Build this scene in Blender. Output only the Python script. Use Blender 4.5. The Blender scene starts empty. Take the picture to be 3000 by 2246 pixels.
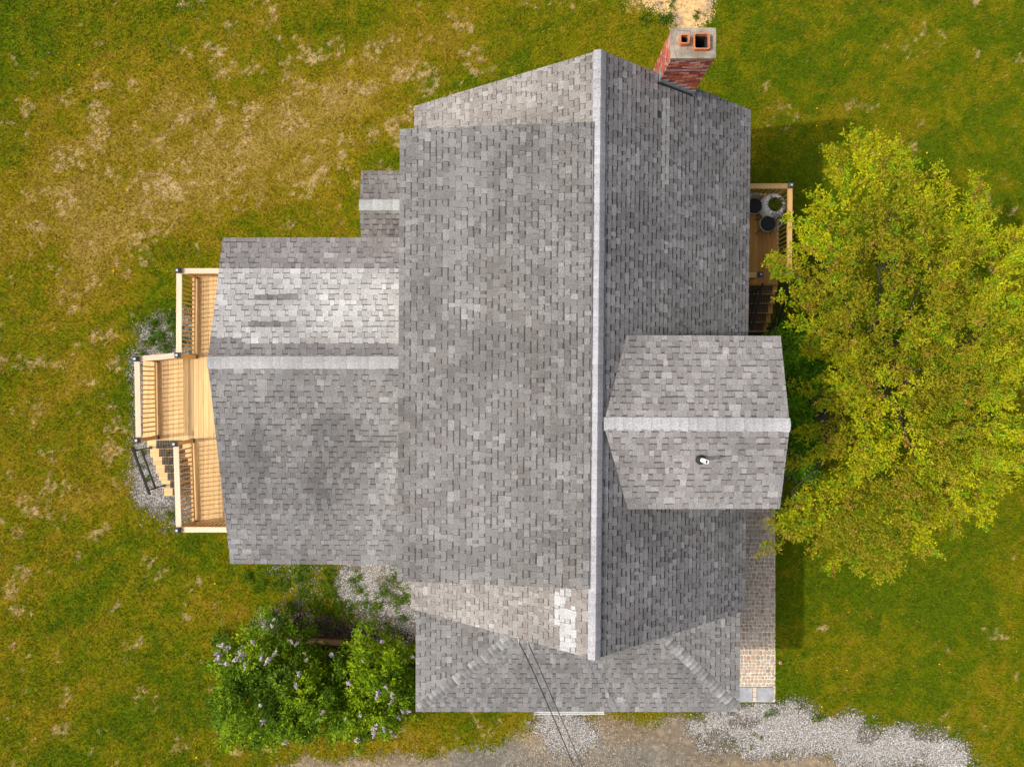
import bpy, math, random
import numpy as np
from mathutils import Vector

random.seed(7)
rng = np.random.default_rng(7)
SC = bpy.context.scene
COL = SC.collection

# ------------------------------------------------------------------ camera, sky, sun, exposure
H, F, CX, CY = 21.6, 2079.0, 1500.0, 1123.0        # drone height over the lawn, focal length in photo pixels
cam = bpy.data.cameras.new('camera')
cam.sensor_width = 36.0
cam.lens = 36.0 * F / 3000.0
cam.clip_end = 2000
camo = bpy.data.objects.new('camera', cam)
camo.location = (0, 0, H)
camo.rotation_euler = (0, 0, 0)
COL.objects.link(camo)
SC.camera = camo

SUN_EL = math.radians(48)
SUN_DIR = Vector((-1.0, -0.12, 0)).normalized()      # horizontal direction towards the sun
W = bpy.data.worlds.new('World')
SC.world = W
W.use_nodes = True
nt = W.node_tree
bg = nt.nodes['Background']
sky = nt.nodes.new('ShaderNodeTexSky')
sky.sky_type = 'NISHITA'
sky.sun_disc = False
sky.sun_elevation = SUN_EL
sky.sun_rotation = math.atan2(SUN_DIR.x, SUN_DIR.y)
sky.dust_density = 7.0
sky.ozone_density = 0.3
sky.air_density = 0.8
hs = nt.nodes.new('ShaderNodeHueSaturation')      # thin bright haze: a whiter sky all over
hs.inputs['Saturation'].default_value = 0.45
nt.links.new(sky.outputs[0], hs.inputs['Color'])
nt.links.new(hs.outputs[0], bg.inputs[0])
bg.inputs[1].default_value = 0.15
sl = bpy.data.lights.new('sun', 'SUN')
sl.energy = 2.4
sl.angle = math.radians(.6)
sl.color = (1.0, 0.93, 0.82)
so = bpy.data.objects.new('sun', sl)
d = Vector((SUN_DIR.x * math.cos(SUN_EL), SUN_DIR.y * math.cos(SUN_EL), math.sin(SUN_EL)))
so.rotation_euler = (-d).to_track_quat('-Z', 'Y').to_euler()
so.location = d * 60
COL.objects.link(so)
SC.view_settings.view_transform = 'Standard'
SC.view_settings.look = 'None'
SC.view_settings.gamma = 1
SC.view_settings.exposure = 0.22
SC.view_settings.use_curve_mapping = False

# ------------------------------------------------------------------ helpers
def P(px, py, z=0.0):
    k = (H - z) / F
    return Vector(((px - CX) * k, (CY - py) * k, z))

ORG = {}
def org(o):
    return ORG.get(o.name, Vector((0, 0, 0))) if o else Vector((0, 0, 0))

def tag(o, label=None, cat=None, group=None, kind=None):
    if label: o['label'] = label
    if cat: o['category'] = cat
    if group: o['group'] = group
    if kind: o['kind'] = kind
    return o

def thing(name, label, cat, loc=(0, 0, 0), group=None):
    o = bpy.data.objects.new(name, None)
    o.empty_display_size = 0.2
    COL.objects.link(o)
    o.location = loc
    ORG[o.name] = Vector(loc)
    return tag(o, label, cat, group)

def link_mesh(name, me, mat, parent=None):
    if mat and not me.materials: me.materials.append(mat)
    o = bpy.data.objects.new(name, me)
    COL.objects.link(o)
    if parent:
        o.parent = parent
        ORG[o.name] = org(parent)
    return o

class MB:
    """collects shapes (world coordinates), then links them as one mesh object"""
    def __init__(self):
        self.v, self.f, self.c, self.sm = [], [], [], []
    def add(self, vs, fs, col=None, smooth=False):
        b = len(self.v)
        self.v += [tuple(p) for p in vs]
        self.f += [tuple(b + i for i in f) for f in fs]
        self.sm += [smooth] * len(fs)
        self.c += [col if col else (1, 1, 1)] * len(vs)
        return self
    def box(self, x0, x1, y0, y1, z0, z1, col=None):
        vs = [(x0,y0,z0),(x1,y0,z0),(x1,y1,z0),(x0,y1,z0),(x0,y0,z1),(x1,y0,z1),(x1,y1,z1),(x0,y1,z1)]
        return self.add(vs, [(0,3,2,1),(4,5,6,7),(0,1,5,4),(1,2,6,5),(2,3,7,6),(3,0,4,7)], col)
    def bar(self, p, q, w, h, up=(0, 0, 1), col=None):
        """rectangular bar from p to q, w across, h along up"""
        p, q = Vector(p), Vector(q)
        a = (q - p).normalized()
        u = Vector(up)
        s = a.cross(u)
        if s.length < 1e-4: s = a.cross(Vector((0, 1, 0)))
        s.normalize()
        u = s.cross(a).normalized()
        vs = []
        for e in (p, q):
            vs += [e - s*w/2 - u*h/2, e + s*w/2 - u*h/2, e + s*w/2 + u*h/2, e - s*w/2 + u*h/2]
        return self.add(vs, [(0,3,2,1),(4,5,6,7),(0,1,5,4),(1,2,6,5),(2,3,7,6),(3,0,4,7)], col)
    def tube(self, pts, rads, n=8, cap=True, col=None):
        pts = [Vector(p) for p in pts]
        vs, fs = [], []
        for i, p in enumerate(pts):
            a = (pts[min(i+1, len(pts)-1)] - pts[max(i-1, 0)]).normalized()
            s = a.cross(Vector((0, 0, 1)))
            if s.length < 1e-3: s = Vector((1, 0, 0))
            s.normalize(); t = s.cross(a)
            r = rads[i] if hasattr(rads, '__len__') else rads
            for k in range(n):
                g = 2*math.pi*k/n
                vs.append(p + s*(r*math.cos(g)) + t*(r*math.sin(g)))
        for i in range(len(pts)-1):
            for k in range(n):
                fs.append((i*n+k, i*n+(k+1) % n, (i+1)*n+(k+1) % n, (i+1)*n+k))
        self.add(vs, fs, col, True)
        if cap:
            b = len(self.v) - len(vs)
            self.f += [tuple(b+k for k in range(n))[::-1], tuple(b+(len(pts)-1)*n+k for k in range(n))]
            self.sm += [False, False]
        return self
    def lathe(self, c, prof, n=28, col=None, sx=1, sy=1):
        vs, fs = [], []
        for (r, z) in prof:
            for k in range(n):
                g = 2*math.pi*k/n
                vs.append((c[0]+r*sx*math.cos(g), c[1]+r*sy*math.sin(g), c[2]+z))
        for i in range(len(prof)-1):
            for k in range(n):
                fs.append((i*n+k, i*n+(k+1) % n, (i+1)*n+(k+1) % n, (i+1)*n+k))
        return self.add(vs, fs, col, True)
    def prism(self, poly, z0, z1, col=None):
        n = len(poly)
        vs = [(x, y, z0) for x, y in poly] + [(x, y, z1) for x, y in poly]
        fs = [tuple(range(n))[::-1], tuple(range(n, 2*n))] + [(i, (i+1) % n, n+(i+1) % n, n+i) for i in range(n)]
        return self.add(vs, fs, col)
    def mesh(self, name, o=Vector((0, 0, 0))):
        me = bpy.data.meshes.new(name)
        me.from_pydata([(a-o.x, b-o.y, c-o.z) for a, b, c in self.v], [], self.f)
        me.polygons.foreach_set('use_smooth', self.sm)
        ca = me.color_attributes.new('Col', 'FLOAT_COLOR', 'POINT')
        ca.data.foreach_set('color', np.array([(r, g, b, 1) for r, g, b in self.c], dtype=np.float32).ravel())
        return me
    def build(self, name, mat, parent=None, loc=None):
        o = Vector(loc) if loc is not None else org(parent)
        ob = link_mesh(name, self.mesh(name, o), mat, parent)
        if loc is not None and not parent:
            ob.location = loc
            ORG[ob.name] = Vector(loc)
        return ob

def big_mesh(name, verts, faces, cols, mat, parent=None, smooth=False):
    """verts (N,3), faces (M,k), cols (N,3)"""
    me = bpy.data.meshes.new(name)
    o = org(parent)
    verts = np.asarray(verts, dtype=np.float32) - np.array(o, dtype=np.float32)
    n, m, k = len(verts), len(faces), faces.shape[1]
    me.vertices.add(n); me.loops.add(m*k); me.polygons.add(m)
    me.vertices.foreach_set('co', verts.ravel())
    me.loops.foreach_set('vertex_index', faces.astype(np.int32).ravel())
    me.polygons.foreach_set('loop_start', np.arange(0, m*k, k, dtype=np.int32))
    me.polygons.foreach_set('loop_total', np.full(m, k, dtype=np.int32))
    if smooth: me.polygons.foreach_set('use_smooth', np.ones(m, dtype=bool))
    me.update()
    ca = me.color_attributes.new('Col', 'FLOAT_COLOR', 'POINT')
    c4 = np.ones((n, 4), dtype=np.float32); c4[:, :3] = cols
    ca.data.foreach_set('color', c4.ravel())
    return link_mesh(name, me, mat, parent)

# numpy noise
def _h(ix, iy, s):
    n = (ix.astype(np.int64)*374761393 + iy.astype(np.int64)*668265263 + s*974711) & 0xFFFFFFFF
    n = ((n ^ (n >> 13)) * 1274126177) & 0xFFFFFFFF
    n = ((n ^ (n >> 16)) * 2246822519) & 0xFFFFFFFF
    return ((n ^ (n >> 15)) & 0xFFFFFF) / float(0xFFFFFF)
def vn(x, y, s=0):
    x = np.asarray(x, float); y = np.asarray(y, float)
    ix, iy = np.floor(x), np.floor(y)
    fx, fy = x-ix, y-iy
    fx = fx*fx*(3-2*fx); fy = fy*fy*(3-2*fy)
    a = _h(ix, iy, s); b = _h(ix+1, iy, s); c = _h(ix, iy+1, s); d_ = _h(ix+1, iy+1, s)
    return (a*(1-fx)+b*fx)*(1-fy) + (c*(1-fx)+d_*fx)*fy
def fbm(x, y, o=4, s=0):
    t, a, n = 0, 1.0, 0
    for i in range(o):
        t = t + a*vn(x*2**i + 17.3*i, y*2**i - 9.1*i, s+i*13); n += a; a *= 0.5
    return t/n
def sstep(a, b, x):
    t = np.clip((x-a)/(b-a), 0, 1)
    return t*t*(3-2*t)
def inpoly(x, y, poly):
    r = np.zeros(np.shape(x), bool)
    n = len(poly)
    for i in range(n):
        x0, y0 = poly[i]; x1, y1 = poly[(i+1) % n]
        if y0 == y1: continue
        c = ((y0 > y) != (y1 > y)) & (x < (x1-x0)*(y-y0)/(y1-y0)+x0)
        r ^= c
    return r
def wpoly(pts, z=0.0):
    return [tuple(P(a, b, z)[:2]) for a, b in pts]

# ------------------------------------------------------------------ materials
def newmat(name):
    m = bpy.data.materials.new(name)
    m.use_nodes = True
    return m, m.node_tree.nodes, m.node_tree.links, m.node_tree.nodes['Principled BSDF']

def noise(N, L, scale, detail=4, vec=None, dist=0.0):
    t = N.new('ShaderNodeTexNoise')
    t.inputs['Scale'].default_value = scale
    t.inputs['Detail'].default_value = detail
    t.inputs['Distortion'].default_value = dist
    if vec is not None: L.new(vec, t.inputs['Vector'])
    return t.outputs['Fac']
def rng_map(N, L, v, a, b, c, d_):
    m = N.new('ShaderNodeMapRange')
    L.new(v, m.inputs[0])
    for i, q in enumerate((a, b, c, d_)): m.inputs[i+1].default_value = q
    return m.outputs[0]
def mulcol(N, L, col, fac):
    v = N.new('ShaderNodeVectorMath'); v.operation = 'SCALE'
    L.new(col, v.inputs[0]); L.new(fac, v.inputs['Scale'])
    return v.outputs[0]
def mixc(N, L, f, a, b):
    m = N.new('ShaderNodeMix'); m.data_type = 'RGBA'
    L.new(f, m.inputs[0])
    for i, q in ((6, a), (7, b)):
        if isinstance(q, tuple): m.inputs[i].default_value = (*q, 1)
        else: L.new(q, m.inputs[i])
    return m.outputs[2]
def objvec(N, L, scale=(1, 1, 1)):
    t = N.new('ShaderNodeTexCoord')
    m = N.new('ShaderNodeMapping')
    m.inputs['Scale'].default_value = scale
    L.new(t.outputs['Object'], m.inputs[0])
    return m.outputs[0]
def bump(N, L, b, h, strength, dist=0.01):
    n = N.new('ShaderNodeBump')
    n.inputs['Strength'].default_value = strength
    n.inputs['Distance'].default_value = dist
    L.new(h, n.inputs['Height']); L.new(n.outputs[0], b.inputs['Normal'])

def attr_mat(name, rough=0.9, fine=(60, .75, 1.25), coarse=None, bmp=0.0, spec=0.3):
    """colour comes from the Col attribute, with fine grain and coarse blotches on top"""
    m, N, L, b = newmat(name)
    a = N.new('ShaderNodeAttribute'); a.attribute_name = 'Col'
    v = objvec(N, L)
    f = noise(N, L, fine[0], 3, v)
    c = mulcol(N, L, a.outputs['Color'], rng_map(N, L, f, .3, .7, fine[1], fine[2]))
    if coarse:
        g = noise(N, L, coarse[0], 4, v)
        c = mulcol(N, L, c, rng_map(N, L, g, .3, .7, coarse[1], coarse[2]))
    L.new(c, b.inputs['Base Color'])
    b.inputs['Roughness'].default_value = rough
    b.inputs['Specular IOR Level'].default_value = spec
    if bmp: bump(N, L, b, f, bmp)
    return m

def leaf_mat(name, trans=0.3, rough=0.5):
    m, N, L, b = newmat(name)
    a = N.new('ShaderNodeAttribute'); a.attribute_name = 'Col'
    L.new(a.outputs['Color'], b.inputs['Base Color'])
    b.inputs['Roughness'].default_value = rough
    b.inputs['Specular IOR Level'].default_value = 0.08
    t = N.new('ShaderNodeBsdfTranslucent')
    L.new(a.outputs['Color'], t.inputs[0])
    x = N.new('ShaderNodeMixShader'); x.inputs[0].default_value = trans
    L.new(b.outputs[0], x.inputs[1]); L.new(t.outputs[0], x.inputs[2])
    L.new(x.outputs[0], N['Material Output'].inputs[0])
    return m

def plain(name, col, rough=0.6, metal=0.0, nz=None, bmp=0.0):
    m, N, L, b = newmat(name)
    v = objvec(N, L)
    s, lo, hi = nz if nz else (25, .85, 1.12)
    f = noise(N, L, s, 5, v)
    r = N.new('ShaderNodeRGB'); r.outputs[0].default_value = (*col, 1)
    L.new(mulcol(N, L, r.outputs[0], rng_map(N, L, f, .3, .7, lo, hi)), b.inputs['Base Color'])
    b.inputs['Roughness'].default_value = rough
    b.inputs['Metallic'].default_value = metal
    if bmp: bump(N, L, b, f, bmp)
    return m

def wood_mat(name, c0, c1, axis, rough=0.65, spread=0.25):
    """grain runs along axis 'x', 'y' or 'z'; each board has its own tone, with knots"""
    m, N, L, b = newmat(name)
    sc = {'x': (1.2, 30, 30), 'y': (30, 1.2, 30), 'z': (30, 30, 1.2)}[axis]
    oi = N.new('ShaderNodeObjectInfo')
    tc = N.new('ShaderNodeTexCoord')
    ad = N.new('ShaderNodeVectorMath'); ad.operation = 'ADD'
    ml = N.new('ShaderNodeVectorMath'); ml.operation = 'SCALE'
    cb = N.new('ShaderNodeCombineXYZ')
    for i in range(3): L.new(oi.outputs['Random'], cb.inputs[i])
    L.new(cb.outputs[0], ml.inputs[0]); ml.inputs['Scale'].default_value = 37.0
    L.new(tc.outputs['Object'], ad.inputs[0]); L.new(ml.outputs[0], ad.inputs[1])
    mp = N.new('ShaderNodeMapping'); mp.inputs['Scale'].default_value = sc
    L.new(ad.outputs[0], mp.inputs[0])
    g = noise(N, L, 1.0, 6, mp.outputs[0], 0.6)
    col = mixc(N, L, rng_map(N, L, g, .3, .7, 0, 1), c0, c1)
    kn = noise(N, L, 5.5, 2, ad.outputs[0])
    kf = rng_map(N, L, kn, .68, .78, 0, .45)
    col = mixc(N, L, kf, col, tuple(q*.45 for q in c0))
    col = mulcol(N, L, col, rng_map(N, L, oi.outputs['Random'], 0, 1, 1-spread, 1+spread*.6))
    L.new(col, b.inputs['Base Color'])
    b.inputs['Roughness'].default_value = rough
    bump(N, L, b, g, .25, .004)
    return m

M = {}
M['shingle'] = attr_mat('asphalt_shingle', .95, (50, .62, 1.38), (.8, .86, 1.14), .5, .15)
M['slab'] = plain('roof_deck', (.060, .058, .056), .95)
M['siding'] = plain('painted_siding', (.72, .70, .66), .6, nz=(8, .94, 1.05))
M['trim'] = plain('white_trim', (.78, .78, .78), .5)
M['brick'] = attr_mat('brick', .9, (45, .7, 1.3), (6, .8, 1.2), .5)
M['mortar'] = plain('mortar', (.36, .25, .21), .95, nz=(12, .6, 1.4))
M['clay'] = plain('clay_flue', (.46, .16, .06), .75, nz=(18, .7, 1.25), bmp=.2)
M['soot'] = plain('soot', (.02, .017, .015), .95)
M['lead'] = plain('flashing_metal', (.30, .32, .36), .5, .35, (14, .7, 1.3))
M['pvc'] = plain('white_pvc', (.82, .82, .80), .4)
M['rubber'] = plain('black_rubber', (.018, .018, .019), .75)
M['blackmetal'] = plain('black_metal', (.02, .021, .024), .45)
M['capmetal'] = plain('post_cap_metal', (.035, .04, .048), .35)
M['caplens'] = plain('post_cap_panel', (.45, .48, .52), .2)
M['deck_y'] = wood_mat('deck_board_wood', (.51, .305, .115), (.655, .43, .185), 'y', spread=.32)
M['deck_x'] = wood_mat('deck_board_wood_across', (.525, .325, .125), (.66, .44, .195), 'x')
M['rail_y'] = wood_mat('rail_wood', (.54, .39, .26), (.66, .51, .37), 'y', spread=.1)
M['rail_x'] = wood_mat('rail_wood_across', (.54, .39, .26), (.66, .51, .37), 'x', spread=.1)
M['rdeck_y'] = wood_mat('stained_deck_wood', (.36, .17, .035), (.50, .26, .065), 'y')
M['rdeck_x'] = wood_mat('stained_deck_wood_across', (.40, .20, .045), (.54, .30, .08), 'x')
M['rrail_y'] = wood_mat('stained_rail_wood', (.52, .31, .11), (.64, .40, .16), 'y', spread=.1)
M['rrail_x'] = wood_mat('stained_rail_wood_across', (.52, .31, .11), (.64, .40, .16), 'x', spread=.1)
M['post'] = wood_mat('post_wood', (.40, .21, .06), (.52, .29, .09), 'z', spread=.12)
M['cushion'] = plain('black_cushion', (.016, .016, .018), .9, nz=(60, .8, 1.3))
M['wicker'] = plain('grey_frame', (.34, .35, .37), .5, nz=(40, .8, 1.2))
M['flag'] = plain('bluestone', (.30, .31, .34), .85, nz=(5, .8, 1.25), bmp=.2)
M['paver'] = attr_mat('paver_stone', .9, (40, .85, 1.15), (7, .85, 1.15), .3)
M['timber_x'] = wood_mat('landscape_timber', (.20, .10, .04), (.34, .19, .09), 'x')
M['stone'] = attr_mat('gravel_stone', .9, (70, .85, 1.15))
M['soil'] = attr_mat('bare_soil', .97, (9, .75, 1.25), (1.2, .85, 1.15), .6)
M['lawn'] = attr_mat('lawn_thatch', 1.0, (38, .55, 1.4), None, .6, .0)
M['field'] = attr_mat('field_grass', 1.0, (12, .6, 1.4), (.35, .65, 1.35), 0, 0)
M['grass'] = leaf_mat('grass_blade', .25, .6)
M['leaf'] = leaf_mat('leaf', .32, .5)
M['bark'] = plain('bark', (.055, .042, .030), .95, nz=(14, .6, 1.4), bmp=.6)
M['petal'] = leaf_mat('lilac_petal', .2, .6)

def concrete_mat():
    m, N, L, b = newmat('chimney_crown_concrete')
    v = objvec(N, L)
    g = noise(N, L, 5, 6, v)
    f = noise(N, L, 45, 3, v)
    c = mixc(N, L, rng_map(N, L, g, .35, .65, 0, 1), (.20, .165, .125), (.34, .295, .24))
    c = mulcol(N, L, c, rng_map(N, L, f, .3, .7, .8, 1.2))
    vo = N.new('ShaderNodeTexVoronoi'); vo.feature = 'DISTANCE_TO_EDGE'; vo.inputs['Scale'].default_value = 2.6
    L.new(v, vo.inputs['Vector'])
    cr = rng_map(N, L, vo.outputs['Distance'], 0, .022, .45, 1)
    c = mulcol(N, L, c, cr)
    L.new(c, b.inputs['Base Color']); b.inputs['Roughness'].default_value = .95
    bump(N, L, b, f, .4)
    return m
M['concrete'] = concrete_mat()

# ------------------------------------------------------------------ masks of the ground cover (metres on the ground)
def zz(pts, s, ox, oy):
    return [(ox+a/s, oy+b/s) for a, b in pts]
GRAVEL = {
 'walk_end': wpoly(zz([(240,265),(350,215),(540,203),(540,150),(700,158),(720,200),(950,195),(985,255),(1100,270),(1230,250),(1290,310),(1460,320),(1580,335),(1680,340),(1780,360),(1880,460),(1870,545),(1690,545),(1620,490),(1440,515),(1180,500),(1090,430),(950,420),(700,455),(500,425),(330,385),(250,310)], 2.011, 1900, 1980)),
 'door': wpoly([(1570,2080),(1700,2080),(1725,2120),(1750,2180),(1700,2195),(1640,2200),(1590,2160),(1575,2120)]),
 'deck_corner': wpoly([(425,935),(470,928),(525,925),(560,925),(560,1060),(385,1060),(398,1030),(415,1000),(412,965)]),
 'stairs': wpoly([(395,1050),(560,1050),(600,1300),(600,1460),(570,1520),(512,1535),(470,1525),(440,1505),(415,1480),(398,1450),(390,1400),(392,1310)]),
 'corner_white': wpoly([(1005,1645),(1215,1645),(1235,1700),(1235,1870),(1150,1860),(1080,1850),(1040,1800),(1000,1750),(1000,1700)]),
 'thin': wpoly([(800,1655),(940,1650),(950,1700),(920,1760),(905,1800),(850,1795),(850,1740),(800,1690)]),
 'lilac_edge': wpoly([(765,1812),(800,1790),(850,1795),(835,1830),(780,1840),(750,1850)]),
}
DENS = {'walk_end': 1.0, 'door': .8, 'deck_corner': .62, 'stairs': 1.0, 'corner_white': .85, 'thin': .35, 'lilac_edge': .9}
DIRT = wpoly([(1845,-80),(2110,-80),(2095,20),(2060,45),(2050,75),(2035,95),(1965,95),(1970,55),(1925,30),(1905,15),(1880,35),(1850,20)])
DRIVE = wpoly([(700,2330),(760,2262),(820,2236),(900,2226),(1000,2222),(1120,2216),(1250,2212),(1330,2205),(1420,2190),(1500,2170),(1545,2140),(1575,2100),(1640,2095),(1735,2100),(1790,2095),(1830,2112),(1880,2122),(1930,2110),(1990,2100),(2040,2110),(2080,2165),(2150,2190),(2260,2205),(2400,2190),(2460,2220),(2560,2235),(2700,2225),(2800,2240),(2950,2262),(3150,2262),(3700,2290),(3700,2800),(-700,2800),(-700,2420)])
MULCH = wpoly([(865,1800),(960,1795),(1060,1830),(1150,1850),(1230,1868),(1230,1930),(1180,1935),(1000,1930),(870,1900),(860,1840)])
BED = wpoly([(2130,960),(2300,955),(2335,985),(2360,1040),(2440,1100),(2430,1300),(2390,1420),(2130,1420)])
WALK = (6.25, 7.98, -9.22, 1.35)      # cobbled walk: x0, x1, y0, y1
HOUSE_POLYS = [[(-2.1,-5.4),(5.6,-5.4),(5.6,6.5),(-2.1,6.5)], [(-6.7,-4.2),(-2,-4.2),(-2,3.3),(-6.7,3.3)],
               [(-3.9,3.2),(-2,3.2),(-2,5.6),(-3.9,5.6)], [(-2.25,-8.3),(5.6,-8.3),(5.6,-5.3),(-2.25,-5.3)], [(3.2,6.4),(4.2,6.4),(4.2,7.3),(3.2,7.3)]]

def warp(x, y, a=.12, f=3.0, s=50):
    return x + a*(fbm(x*f, y*f, 3, s)-.5)*2, y + a*(fbm(x*f+31, y*f+7, 3, s+5)-.5)*2
def gravel_mask(x, y):
    """0..1 stone cover"""
    wx, wy = warp(x, y, .22, 2.6)
    wx = wx+rng.normal(0, .15, np.shape(x)); wy = wy+rng.normal(0, .15, np.shape(x))
    r = np.zeros(np.shape(x))
    for k, p in GRAVEL.items():
        r = np.maximum(r, inpoly(wx, wy, p)*DENS[k])
    return r
def bare_mask(x, y):
    wx, wy = warp(x, y, .30, 2.0, 80)
    wx = wx+rng.normal(0, .10, np.shape(x)); wy = wy+rng.normal(0, .10, np.shape(x))
    return inpoly(wx, wy, DIRT)
def drive_mask(x, y):
    wx, wy = warp(x, y, .25, 1.6, 110)
    wx = wx+rng.normal(0, .12, np.shape(x)); wy = wy+rng.normal(0, .12, np.shape(x))
    return inpoly(wx, wy, DRIVE)
def bed_mask(x, y):
    wx, wy = warp(x, y, .2, 2.2, 140)
    wx = wx+rng.normal(0, .08, np.shape(x)); wy = wy+rng.normal(0, .08, np.shape(x))
    return inpoly(wx, wy, MULCH) | inpoly(wx, wy, BED)
def walk_mask(x, y):
    return (x > WALK[0]) & (x < WALK[1]) & (y > WALK[2]-.5) & (y < WALK[3])
def house_mask(x, y):
    r = np.zeros(np.shape(x), bool)
    for p in HOUSE_POLYS: r |= inpoly(x, y, p)
    return r

# straw-coloured zones seen on the lawn: px, py, rx, ry, angle, strength
DRY = [(330,430,260,70,25,.50),(640,110,240,60,28,.42),(900,330,260,70,28,.35),(700,420,330,90,28,.55),(520,560,260,90,28,.48),
       (270,770,70,180,5,.62),(240,640,120,110,0,.45),(400,700,200,60,30,.30),(800,480,220,100,20,.35),(1010,520,60,180,0,.20),
       (60,640,150,80,30,.25),(1050,210,200,60,25,.28),(1320,120,120,60,15,.30),(1400,70,160,60,0,.15),(250,240,130,40,25,.40),
       (60,1350,110,140,20,.40),(330,1330,110,120,60,.42),(180,1580,200,80,25,.30),(120,1080,120,60,0,.28),(40,1820,110,110,0,.38),
       (230,2080,220,50,25,.30),(330,1480,80,60,0,.30),(560,1750,120,60,10,.20),(1280,310,110,40,20,.28),(1680,110,100,70,0,.14),
       (2290,300,40,60,20,.42),(2210,360,40,40,0,.35),(2470,310,90,60,20,.35),(2720,90,180,20,36,.42),(2620,140,160,16,36,.34),(2850,60,160,20,36,.28),
       (2900,330,80,50,0,.20),(2600,430,80,40,0,.24),(2350,1930,120,40,0,.34),(2470,1960,120,40,20,.25),(2420,2040,50,60,0,.38),
       (2850,2080,140,70,20,.36),(2930,1650,90,60,0,.18),(2640,1860,90,60,0,.22),(2780,1940,120,50,0,.25),(2940,1830,60,100,0,.25),
       (1850,2100,90,26,0,.50),(1420,2140,120,30,0,.35),(1250,2170,160,40,0,.35),(900,2200,200,40,0,.42),(1000,1760,50,40,0,.15),
       (720,1790,40,25,0,.40),(650,2180,90,40,0,.30),(2060,60,120,60,0,.30),(1900,120,60,60,0,.2),(150,330,60,30,30,.35)]
LUSH = [(120,60,220,120,20,.35),(60,420,120,80,20,.25),(480,130,150,60,28,.25),(760,690,90,60,0,.35),(500,960,90,90,0,.5),(470,880,60,120,0,.3),
        (400,1150,50,140,0,.35),(395,1430,60,70,0,.35),(620,1680,110,60,0,.25),(1100,640,60,60,0,.3),(2500,150,200,120,20,.22),(2800,250,180,110,20,.2),
        (2520,1700,150,120,0,.3),(2310,1720,70,150,0,.25),(2850,1750,150,150,0,.2),(550,1850,90,90,0,.3),(180,1900,160,100,0,.2),(2650,2020,130,70,0,.22),
        (2300,2050,60,40,0,.35),(1950,60,50,40,0,.4),(2090,80,40,60,0,.45),(2160,300,40,30,0,.3),(900,2150,150,40,0,.2),(1850,2092,120,14,0,.45)]
def zones(x, y, L):
    t = np.zeros(np.shape(x))
    k = H/F
    for px, py, rx, ry, an, am in L:
        c = P(px, py)
        ca, sa = math.cos(math.radians(an)), math.sin(math.radians(an))
        dx, dy = x-c.x, y-c.y
        u = (dx*ca+dy*sa)/(rx*k); v = (-dx*sa+dy*ca)/(ry*k)
        t = t + am*np.exp(-.5*(u*u+v*v))
    return t
def dryness(x, y):
    """0 lush green .. 1 straw"""
    ca, sa = math.cos(math.radians(28)), math.sin(math.radians(28))
    u, v = x*ca+y*sa, -x*sa+y*ca
    wx, wy = warp(x, y, .5, .8, 300)
    z = zones(wx, wy, DRY) - .8*zones(wx, wy, LUSH)
    left = sstep(4, -6, x)*sstep(-6, 2, y)+.35*sstep(-2, -9, x)
    big = fbm(u*.35, v*.8, 4, 21)-.5
    mid = fbm(u*1.3, v*2.2, 4, 33)-.5
    fin = fbm(x*4.5, y*4.5, 3, 44)-.5
    d_ = .21 + .07*left + z*.42 + big*.55 + mid*.40 + fin*.55 - .07*sstep(1, 6, x)
    # tufts of dead grass raked up by the mower
    wx2, wy2 = warp(x, y, .30, 2.6, 70)
    tf = fbm(wx2*1.9, wy2*1.9, 4, 61)
    rgt = sstep(0, 4, x)
    tf = .72*tf+.28*fbm(wx2*6, wy2*6, 2, 67)
    tuft = sstep(.625, .665, tf + .20*np.clip(z, -.5, .5) - .05*rgt - .036 - .022*sstep(0, -3, y)) * sstep(.42, .58, fbm(x*11, y*11, 2, 65))
    return np.clip(d_, 0, 1), tuft

C_LUSH = np.array((.104, .158, .0030)); C_GREEN = np.array((.182, .192, .0030)); C_OLIVE = np.array((.295, .220, .008)); C_STRAW = np.array((.42, .295, .058)); C_TUFT = np.array((.58, .42, .17))
def lawn_col(x, y):
    d_, t = dryness(x, y)
    d_ = d_[:, None]; t = t[:, None]
    c = C_LUSH + (C_GREEN-C_LUSH)*sstep(0, .28, d_)
    c = c + (C_OLIVE-c)*sstep(.22, .60, d_)
    c = c + (C_STRAW-c)*sstep(.48, 1.05, d_)*.85
    c = c + (C_TUFT-c)*t*.85
    return c, d_[:, 0], t[:, 0]

def struct(o, kind='structure'):
    o['kind'] = kind
    return o

# ------------------------------------------------------------------ the ground
g = MB().add([(-400,-400,-.06),(400,-400,-.06),(400,400,-.06),(-400,400,-.06)], [(0,1,2,3)], (.15, .145, .006)).build('ground', M['field'])
struct(g)
def grid_sheet(name, x0, x1, y0, y1, st, z, colfn, mat, mask=None):
    nx, ny = int((x1-x0)/st)+1, int((y1-y0)/st)+1
    X, Y = np.meshgrid(np.linspace(x0, x1, nx), np.linspace(y0, y1, ny))
    x, y = X.ravel(), Y.ravel()
    idx = np.arange(nx*ny).reshape(ny, nx)
    f = np.stack([idx[:-1,:-1], idx[:-1,1:], idx[1:,1:], idx[1:,:-1]], -1).reshape(-1, 4)
    if mask is not None:
        cx, cy = x[f].mean(1), y[f].mean(1)
        f = f[mask(cx, cy)]
        used = np.unique(f); re = np.full(nx*ny, -1); re[used] = np.arange(len(used))
        x, y, f = x[used], y[used], re[f]
    zv = z(x, y) if callable(z) else np.full(len(x), z)
    return struct(big_mesh(name, np.stack([x, y, zv], 1), f, colfn(x, y), mat, smooth=True))
grid_sheet('lawn', -24, 24, -18, 18, .09, 0.0, lambda x, y: lawn_col(x, y)[0]*np.array((.72, .72, .9)), M['lawn'])

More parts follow.
